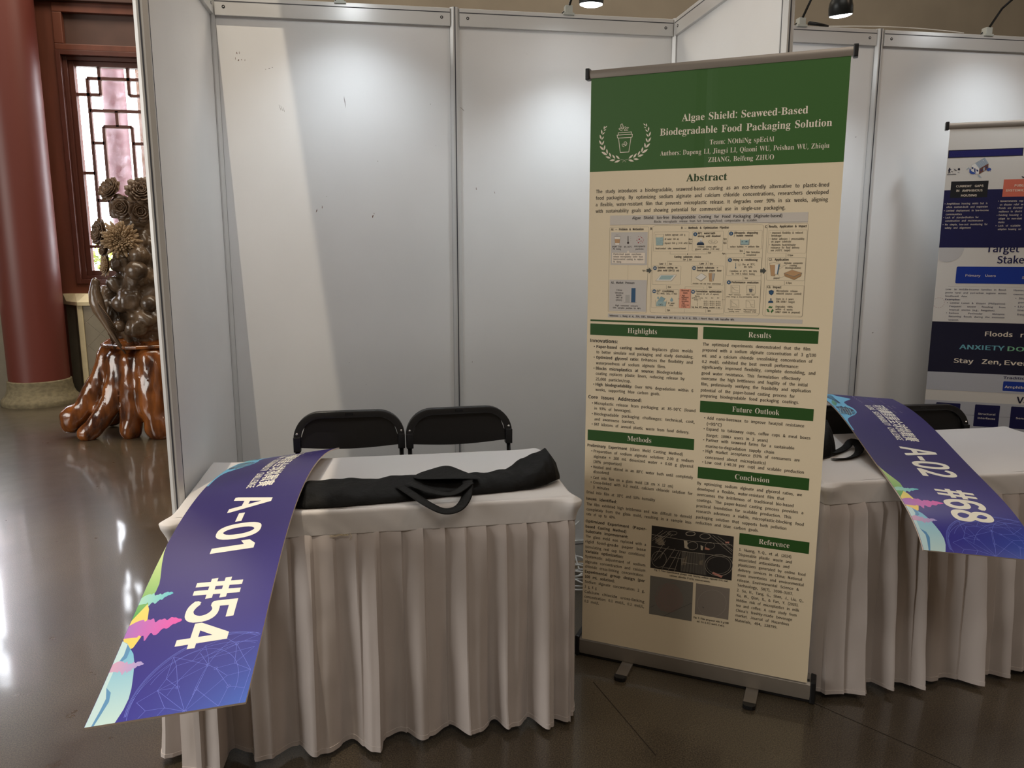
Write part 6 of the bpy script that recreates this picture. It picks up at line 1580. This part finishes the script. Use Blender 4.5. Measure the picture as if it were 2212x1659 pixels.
# ------------------------------------------------------------------ curved sign boards
def sign(g, num, sc, label, seed):
    O = Vector(g[:3]); phi, rho = g[3], g[4]; Ln = g[10]; WD = .33; NS = 120
    d = Vector((math.sin(phi), math.cos(phi), 0)); r = Vector((math.cos(phi)*math.cos(rho), -math.sin(phi)*math.cos(rho), math.sin(rho))); nn = r.cross(d)
    A = [0]; Z = [0]; TH = []
    for i in range(NS+1):
        t = i/NS; TH.append(g[5]+g[6]*t+g[7]*t*t+g[8]*t**3+g[9]*t**4)
    for i in range(NS):
        m = (TH[i]+TH[i+1])/2; A.append(A[-1]+math.cos(m)*Ln/NS); Z.append(Z[-1]+math.sin(m)*Ln/NS)
    def fn(s, u, l):
        x = max(0, min(NS-1e-6, s/Ln*NS)); i = int(x); f = x-i
        a = A[i]*(1-f)+A[i+1]*f; z = Z[i]*(1-f)+Z[i+1]*f; th = TH[i]*(1-f)+TH[i+1]*f
        nv = nn*math.cos(th)-d*math.sin(th)
        return O+d*a+nn*z+r*u+nv*l
    t = empty('sign_board', O, label=label, cat='sign', group='bent name boards lying on the tables')
    L = lambda p: tuple(p-O)
    # base print colour varies along the board: violet navy to royal blue towards the near right corner
    c0, c1, c2 = lin((52, 42, 104)), lin((56, 50, 150)), lin((54, 96, 192))
    def base(s, u):
        s /= sc; k = max(0, 1-s/.62); q = max(0, min(1, (1-s/.30)))*max(0, min(1, u/.33))
        a = [c0[i]+(c1[i]-c0[i])*k for i in range(3)]; return tuple(a[i]+(c2[i]-a[i])*q*q for i in range(3))
    b = MB(); NU = 14; vs = []; T = .005
    for l in (0, -T):
        for i in range(NS+1):
            for j in range(NU+1): vs.append(L(fn(Ln*i/NS, WD*j/NU, l)))
    m_ = NU+1; K = (NS+1)*m_
    topf = [(i*m_+j, i*m_+j+1, (i+1)*m_+j+1, (i+1)*m_+j) for i in range(NS) for j in range(NU)]
    fs = topf+[tuple(K+q for q in f[::-1]) for f in topf]
    for i in range(NS): fs += [(i*m_, (i+1)*m_, K+(i+1)*m_, K+i*m_), (i*m_+NU, K+i*m_+NU, K+(i+1)*m_+NU, (i+1)*m_+NU)]
    for j in range(NU): fs += [(j, K+j, K+j+1, j+1), (NS*m_+j, NS*m_+j+1, K+NS*m_+j+1, K+NS*m_+j)]
    b.add(vs, fs); bo = b.build('foam_board', [Mfoam], t, fix=True, auto=.8)
    # printed face
    b = Ink()
    for i in range(NS+1):
        for j in range(NU+1): b.v.append((Ln*i/NS, WD*j/NU, .0002))
    b.f = topf; b.c = [0]*len(topf)
    b.build('printed_face', lambda s, u, l: L(fn(s, u, .0002)), Mgloss, bo, smooth=True, colfn=lambda v, c: base(v[0], v[1]))
    # artwork
    k = Ink(); um = 1e-4
    GR = {'grn': ((206, 226, 150), (84, 168, 90), .56, .30), 'yel': ((232, 220, 120), (250, 214, 110), .35, .21), 'mag': ((176, 120, 200), (232, 90, 180), 0, .385), 'teal': ((170, 220, 200), (96, 196, 214), 0, .24), 'lil': ((214, 170, 200), (170, 160, 220), 0, .225), 'sky': ((110, 186, 224), (196, 226, 226), .22, 0.0)}
    layers = []
    for q, o in enumerate(SIGN):
        pts = [(a*um*sc, b_*um) for a, b_ in o[1]]
        if min(p[0] for p in pts) > Ln-.012: continue
        pts = [(min(p[0], Ln-.002), min(max(p[1], .0008), WD-.0008)) for p in pts]
        k.lay = .00030+.00001*min(q, 16) if o[0] == 'P' else .00052
        if o[0] == 'P':
            pts = [p for i, p in enumerate(pts) if i == 0 or (abs(p[0]-pts[i-1][0])+abs(p[1]-pts[i-1][1])) > 1e-6]
            if len(pts) >= 3: k.poly(pts, (o[2],))
        else: k.stroke(pts, o[2]*um, (o[3],))
    def lt(txt, s0, s1, u, cap, font, lay=.0006):
        q = Ink(); q.lay = lay; ln_ = (s0-s1); q.text(txt, 0, 0, ln_, cap, font, ('wt',), kmax=9)
        n = len(k.v); k.v += [((s0-a)*sc, u+b_, l) for a, b_, l in q.v]; k.f += [tuple(n+i for i in f) for f in q.f]; k.c += q.c
    a, b_ = num.split(' ')
    if seed == 1: lt(a, .818, .514, .135, .1155, 'big'); lt(b_, .408, .178, .135, .1155, 'big')
    else: lt(a, .811, .512, .135, .1155, 'big'); lt(b_, .402, .164, .135, .1155, 'big')
    lt('可持續發展全球挑戰賽', 1.405, .882, .181, .046, 'cjk'); lt('GLOBAL SUSTAINABILITY CHALLENGE', 1.385, .884, .146, .0235, 'b')
    def colfn(v, c):
        n = c[0]
        if n in GR:
            a, b2, p0, p1 = GR[n]; x = v[0]/sc if n in ('grn', 'yel', 'sky') else v[1]/.33
            t_ = max(0, min(1, (x-p0)/(p1-p0))); a = lin(a); b2 = lin(b2); return tuple(a[i]+(b2[i]-a[i])*t_ for i in range(3))
        return INK[n]
    k.build('printed_artwork', lambda s, u, l: L(fn(s, u, l)), Mgloss, bo, smooth=False, cuts=[Ln*i/NS for i in range(1, NS)], colfn=colfn, kind='stuff')
    return t
G1 = (0.02512358, -1.92044069, 0.55860835, 0.09525246, 0.13180194, 0.27696523, 0.76207042, -3.01528474, 2.14325964, -0.39865353, 1.51578532)
G2 = (2.21759576, -1.53710999, 0.647023, 0.27744232, -0.05922675, 0.68084278, -4.3974231, 13.2758902, -16.21964612, 6.66354185, 1.3109337)
sign(G1, 'A-01 #54', 1.0, 'long blue bent sign board reading A-01 #54 hanging over the near table', 1)
sign(G2, 'A-02 #68', .805, 'long blue bent sign board reading A-02 #68 hanging over the right table', 2)

# ------------------------------------------------------------------ black banner bags
def bag(name, secs, label, loops, seed, wr=.004):
    t = empty(name, (0, 0, 0), label=label, cat='bag'); n = len(secs); m_ = 14; vs = []
    # each section: (front point, back point, thickness, lift of back edge)
    fine = []
    for i in range(n-1):
        for k in range(10):
            f = k/10; f = f*f*(3-2*f)*.5+f*.5; fine.append([x+(y-x)*f for x, y in zip(secs[i], secs[i+1])])
    fine.append(list(secs[-1])); N = len(fine)
    for q, (fx, fy, bx, by, zf, zb_, th_) in enumerate(fine):
        for j in range(m_):
            a = 2*PI*j/m_; u = .5-.5*math.cos(a); top = math.sin(a)
            x = fx+(bx-fx)*u; y = fy+(by-fy)*u; z = zf+(zb_-zf)*u
            h = th_*(abs(top)**.8)*(1 if top > 0 else 0)
            wv = vnoise(x*22, y*34, seed)*wr+vnoise(x*9, y*30, seed+4)*wr*1.4+vnoise(x*60, y*70, seed+7)*wr*.35
            z = z+h+(wv*(1.6 if top > 0.05 else 0))
            vs.append((x+vnoise(x*15, y*15, seed+2)*.004, y+vnoise(x*15, y*15, seed+5)*.005, max(z, .7595) if z < .80 else z))
    fs = [(i*m_+j, (i+1)*m_+j, (i+1)*m_+(j+1) % m_, i*m_+(j+1) % m_) for i in range(N-1) for j in range(m_)]+[tuple(range(m_)), tuple((N-1)*m_+j for j in range(m_))[::-1]]
    b = MB(); b.add(vs, fs); o = b.build('bag_body', Mblackf, t, auto=1.2)
    md = o.modifiers.new('sub', 'SUBSURF'); md.levels = 1; md.render_levels = 1
    for L_ in loops:
        b = MB(); P = [Vector(p) for p in L_]; Q = []
        for i in range(len(P)-1):
            for k in range(6):
                f = k/6; p0, p1, p2, p3 = P[max(i-1, 0)], P[i], P[i+1], P[min(i+2, len(P)-1)]
                Q.append(.5*((2*p1)+(-p0+p2)*f+(2*p0-5*p1+4*p2-p3)*f*f+(-p0+3*p1-3*p2+p3)*f**3))
        Q.append(P[-1]); b.tube(Q, .017, 8, flat=.10); b.build('strap', Mblackf, t, smooth=True)
    return t
bag('banner_carry_bag', [(.375,-1.185,.378,-.985,.760,.760,.030),(.41,-1.200,.40,-.965,.760,.760,.040),(.52,-1.200,.52,-.955,.760,.760,.042),(.66,-1.185,.66,-.955,.760,.760,.038),(.76,-1.165,.77,-.950,.760,.760,.036),(.88,-1.150,.88,-.965,.760,.762,.034),(.98,-1.140,.97,-.990,.760,.765,.036),(1.06,-1.130,1.04,-.985,.760,.775,.040),(1.12,-1.120,1.10,-.955,.762,.800,.040),(1.17,-1.105,1.15,-.945,.765,.825,.040),(1.205,-1.075,1.19,-.945,.770,.842,.034),(1.225,-1.035,1.222,-.985,.765,.800,.020)],
    'long empty black fabric carry bag lying across the near table', [[(.69, -1.12, .796), (.735, -1.19, .782), (.775, -1.243, .768), (.82, -1.262, .752), (.865, -1.250, .757), (.895, -1.20, .780), (.905, -1.12, .802)], [(.72, -1.11, .800), (.79, -1.18, .790), (.85, -1.20, .786), (.91, -1.14, .800)]], 2, wr=.0055)
fl = MB(); fl.add([(.74, -1.00, .797), (.80, -.945, .795), (.853, -.93, .806), (.885, -.955, .798), (.92, -1.06, .806), (.98, -1.13, .803), (.86, -1.12, .812), (.72, -1.10, .804), (.84, -1.03, .816)], [(0, 1, 8), (1, 2, 8), (2, 3, 8), (3, 4, 8), (4, 5, 8), (5, 6, 8), (6, 7, 8), (7, 0, 8)])
o = fl.build('folded_flap', Mblackf, bpy.data.objects['banner_carry_bag'], smooth=False); md = o.modifiers.new('s', 'SOLIDIFY'); md.thickness = .002; md = o.modifiers.new('sub', 'SUBSURF'); md.levels = 2; md.render_levels = 2
bag('bunched_carry_bag', [(2.17,-.96,2.22,-.74,.760,.760,.05),(2.23,-.95,2.26,-.70,.760,.765,.075),(2.29,-.92,2.33,-.70,.760,.80,.085),(2.34,-.87,2.375,-.72,.760,.835,.055),(2.375,-.80,2.40,-.74,.762,.80,.02)],
    'bunched black fabric bag on the right table beside the A-02 #68 sign', [[(2.30, -.90, .775), (2.36, -.855, .766), (2.42, -.81, .768), (2.455, -.79, .785), (2.46, -.83, .778), (2.42, -.89, .766), (2.35, -.94, .763), (2.28, -.95, .765)]], 8, wr=.008)

# ------------------------------------------------------------------ white cable coil by the wall
cb = MB(); P = []; random.seed(4)
for i in range(360):
    a = i*.125; k = i/360; ii = i/4;  P.append((1.50+.10*math.cos(a)*(1-.25*k)+.035*math.sin(a*.37), -.22+.09*math.sin(a)+.04*math.sin(a*.23), .012+.05*k+.05*max(0, math.sin(a*.61+1))))
P += [(1.50, -.05, .20), (1.56, -.03, .24)]
cb.tube(P, .0042, 7); tag(cb.build('power_cable', Mcable, smooth=True), 'tangled white power cable on the floor between near table and green banner', 'cable')

# ------------------------------------------------------------------ carved wood sculpture on its root stand
def metab(name, els, res, m, parent, disp=0.0, dsc=10.0, seed=0, thr=.6):
    mb = bpy.data.metaballs.new('mb'); mb.resolution = res; mb.render_resolution = res; mb.threshold = thr
    o = bpy.data.objects.new('mb', mb); C.objects.link(o)
    for (x, y, z, r) in els:
        e = mb.elements.new(); e.co = (x, y, z); e.radius = r
    bpy.context.view_layer.update(); dg = bpy.context.evaluated_depsgraph_get(); me = bpy.data.meshes.new_from_object(o.evaluated_get(dg)); bpy.data.objects.remove(o); bpy.data.metaballs.remove(mb)
    me.name = name; me.materials.clear(); me.materials.append(m)
    if disp:
        ns = [v.normal.copy() for v in me.vertices]
        for v, n_ in zip(me.vertices, ns):
            c_ = v.co; v.co = c_+n_*disp*(vnoise(c_.x*dsc, c_.y*dsc, c_.z*dsc*.6+seed)+.5*vnoise(c_.x*dsc*2.3, c_.y*dsc*2.3, c_.z*dsc*1.2+seed))
    for p in me.polygons: p.use_smooth = True
    q = bpy.data.objects.new(name, me); C.objects.link(q); q.parent = parent; return q
def chain(pts, n=7):
    o = []
    for (a, b_) in zip(pts, pts[1:]):
        for i in range(n): k = i/n; o.append(tuple(a[j]+(b_[j]-a[j])*k for j in range(4)))
    o.append(pts[-1]); return o
RX, RY = -1.32, 3.38
rs = empty('root_stand', (RX, RY, 0), label='glossy brown tree root stand under the carving beside the booth wall', cat='stand')
E_ = []
for ch in (
    [(-.26, -.02, .66, .13), (-.33, -.04, .50, .12), (-.40, -.06, .36, .11), (-.48, -.09, .24, .10), (-.55, -.10, .17, .11), (-.58, -.10, .11, .10)],
    [(-.55, -.10, .17, .09), (-.62, -.12, .19, .06)], [(-.42, -.10, .26, .07), (-.32, -.12, .22, .07), (-.24, -.12, .26, .07)],
    [(-.18, -.10, .64, .13), (-.20, -.14, .46, .10), (-.24, -.16, .30, .11), (-.32, -.19, .16, .10), (-.41, -.22, .07, .09), (-.44, -.23, .045, .08)],
    [(-.08, -.14, .64, .13), (-.07, -.18, .44, .12), (-.08, -.19, .26, .11), (-.09, -.20, .12, .10), (-.11, -.21, .045, .10)],
    [(.10, -.16, .64, .17), (.09, -.20, .46, .16), (.10, -.22, .28, .15), (.13, -.24, .13, .13), (.14, -.24, .06, .14)],
    [(.30, -.10, .62, .17), (.36, -.12, .40, .15), (.40, -.14, .20, .14), (.42, -.14, .06, .14)],
    [(-.20, .16, .60, .14), (-.32, .22, .34, .12), (-.40, .26, .08, .12)], [(.05, .20, .60, .16), (.04, .26, .34, .14), (.05, .30, .08, .13)], [(.32, .18, .60, .15), (.40, .24, .3, .14), (.44, .28, .07, .13)],
    [(-.26, .0, .69, .13), (0, .0, .69, .20), (.30, .0, .69, .17)], [(-.05, -.15, .56, .08), (.02, -.17, .50, .07)]):
    E_ += [(x, y, z, r*1.18) for x, y, z, r in chain(ch, 4)]
metab('root_wood', E_, .017, Mroot, rs, .016, 9, 3)
MB().prism([(-.36+.0*i if 0 else .36*math.cos(a)*(1+.08*math.sin(a*3))+.01, .27*math.sin(a)*(1+.06*math.cos(a*4)), .735) for i, a in enumerate([2*PI*k/28 for k in range(28)])], (0, 0, .028)).build('root_top', Mroot, rs, bevel=.010, seg=3)
cv = empty('wood_carving', (RX, RY, .763), label='tall brown wood carving of flowers, fruit and a bird half hidden by the booth wall', cat='sculpture')
random.seed(7); E_ = []
body = [(-.02, .10, .21), (.0, .25, .23), (.0, .42, .24), (.02, .60, .21), (.04, .78, .18), (.05, .95, .15), (.06, 1.10, .14), (.08, 1.22, .13)]
for x, z, r in body: E_ += [(x, 0, z, r*1.25), (x+.14, .02, z+.03, r*1.2), (x+.06, .08, z, r*1.2)]
for i in range(60):
    z = random.random()*1.12; r = .25-.11*z; a = random.uniform(-PI, PI); E_.append((.03+r*math.cos(a)*.85, r*math.sin(a)*.7, z+.03, random.uniform(.055, .105)))
for q in ((-.20, -.08, .12, .10), (-.24, -.10, .20, .11), (-.21, -.06, .30, .12), (-.24, -.05, .42, .11), (-.02, -.20, .36, .17), (.04, -.20, .54, .15), (-.10, -.17, .66, .12), (.06, -.2, .72, .13), (-.16, -.12, .50, .10), (0, -.2, .14, .14), (.1, -.22, .22, .13)): E_.append(q)
metab('carved_body', E_, .017, Mcarve, cv, .024, 16, 9)
def flower(cx, cy, cz, R, layers, m, name, lookat=(.2, -1, .15), curl=.5, seed=0, width=.26):
    random.seed(seed); b = MB(); q = Vector(lookat).normalized().to_track_quat('Z', 'Y').to_matrix()
    for L_ in range(layers):
        k = L_/max(1, layers-1); n = 22 if width < .2 else 11-int(3*k); rad = R*(1-.72*k); el = .12+1.15*k
        for i in range(n):
            a = 2*PI*(i+.5*(L_ % 2))/n+random.uniform(-.1, .1); rr = rad*random.uniform(.85, 1.1)
            P = []; wd = rr*width
            for j in range(5):
                t = j/4; d = rr*t*math.cos(el*(.7+.3*t)); h = rr*t*math.sin(el*(.7+.3*t))+curl*rr*.25*t*t*(1 if L_ else .4)
                ww = wd*math.sin(PI*(.12+.80*t))**.8
                for s in (-1, 0, 1):
                    x = d*math.cos(a)-s*ww*math.sin(a); y = d*math.sin(a)+s*ww*math.cos(a); z = h-(.25*ww if s == 0 else 0)
                    P.append(Vector((cx, cy, cz))+q @ Vector((x, y, z)))
            b.add(P, [(j*3+s, j*3+s+1, (j+1)*3+s+1, (j+1)*3+s) for j in range(4) for s in (0, 1)])
    o = b.build(name, m, cv, smooth=True, fix=False); md = o.modifiers.new('s', 'SOLIDIFY'); md.thickness = R*.05; return o
Z = lambda z: z-.763
flower(-.06, -.20, Z(1.60), .155, 9, Mpetal, 'carved_chrysanthemum', width=.125, curl=.5, seed=1)
flower(.10, -.12, Z(1.98), .13, 7, Mpetal2, 'carved_peony', lookat=(.2, -.8, .5), width=.36, seed=2)
flower(-.13, -.10, Z(1.99), .105, 7, Mpetal2, 'carved_peony', lookat=(-.5, -.8, .5), width=.45, seed=3)
flower(-.05, -.14, Z(1.86), .10, 6, Mpetal2, 'carved_peony', lookat=(-.1, -1, .0), width=.5, seed=4)
flower(.09, -.15, Z(1.83), .10, 6, Mpetal2, 'carved_peony', lookat=(.3, -1, -.1), width=.5, seed=5)
flower(-.23, -.10, Z(1.66), .11, 7, Mpetal2, 'carved_peony', lookat=(-.7, -.7, .1), width=.4, seed=6)
flower(-.19, -.14, Z(1.40), .095, 7, Mpetal, 'carved_chrysanthemum', lookat=(-.8, -.6, .1), width=.13, seed=8)
flower(-.20, -.12, Z(1.53), .08, 4, Mpetal2, 'carved_peony', lookat=(-.8, -.6, .1), width=.5, seed=9)
flower(.10, -.22, Z(.98), .05, 3, Mpetal2, 'carved_chrysanthemum', width=.15, seed=10)
for i, (x, y, z, r) in enumerate(((-.10, -.19, 1.10, .075), (.05, -.24, 1.36, .085), (-.02, -.22, 1.18, .06), (.12, -.22, 1.10, .07), (-.12, -.22, .92, .05))):
    b = MB(); b.lathe([(.004, -r), (r*.55, -r*.85), (r*.92, -r*.4), (r, 0), (r*.9, r*.45), (r*.5, r*.86), (.01, r*.93)], 20); b.v = [(v[0]+x, v[1]+y, v[2]+Z(z)) for v in b.v]; b.build('carved_fruit', Mcarve, cv, smooth=True)
bd = MB(); bp_ = [(-.285, -.19, 1.30, .018), (-.275, -.20, 1.275, .034), (-.280, -.205, 1.24, .036), (-.285, -.21, 1.19, .045), (-.275, -.22, 1.12, .055), (-.255, -.23, 1.05, .050), (-.225, -.24, .98, .034), (-.19, -.245, .90, .024), (-.14, -.25, .80, .018), (-.08, -.25, .70, .006)]
bd.tube([(x, y, Z(z)) for x, y, z, r in bp_], [p[3] for p in bp_], 14); br = bd.build('carved_bird', Mcarve, cv, smooth=True)
for i in range(9):
    k = i/8; bb = MB(); a0 = Vector((-.245+.0*k, -.275+.012*i*.3, Z(1.12-.10*k))); a1 = a0+Vector((.13-.05*k, .01, -.26-.05*k)); bb.tube([a0, a0.lerp(a1, .5)+Vector((.012, -.006, 0)), a1], [.010, .012, .003], 6, flat=.3); bb.build('carved_feather', Mpetal2, cv, smooth=True)
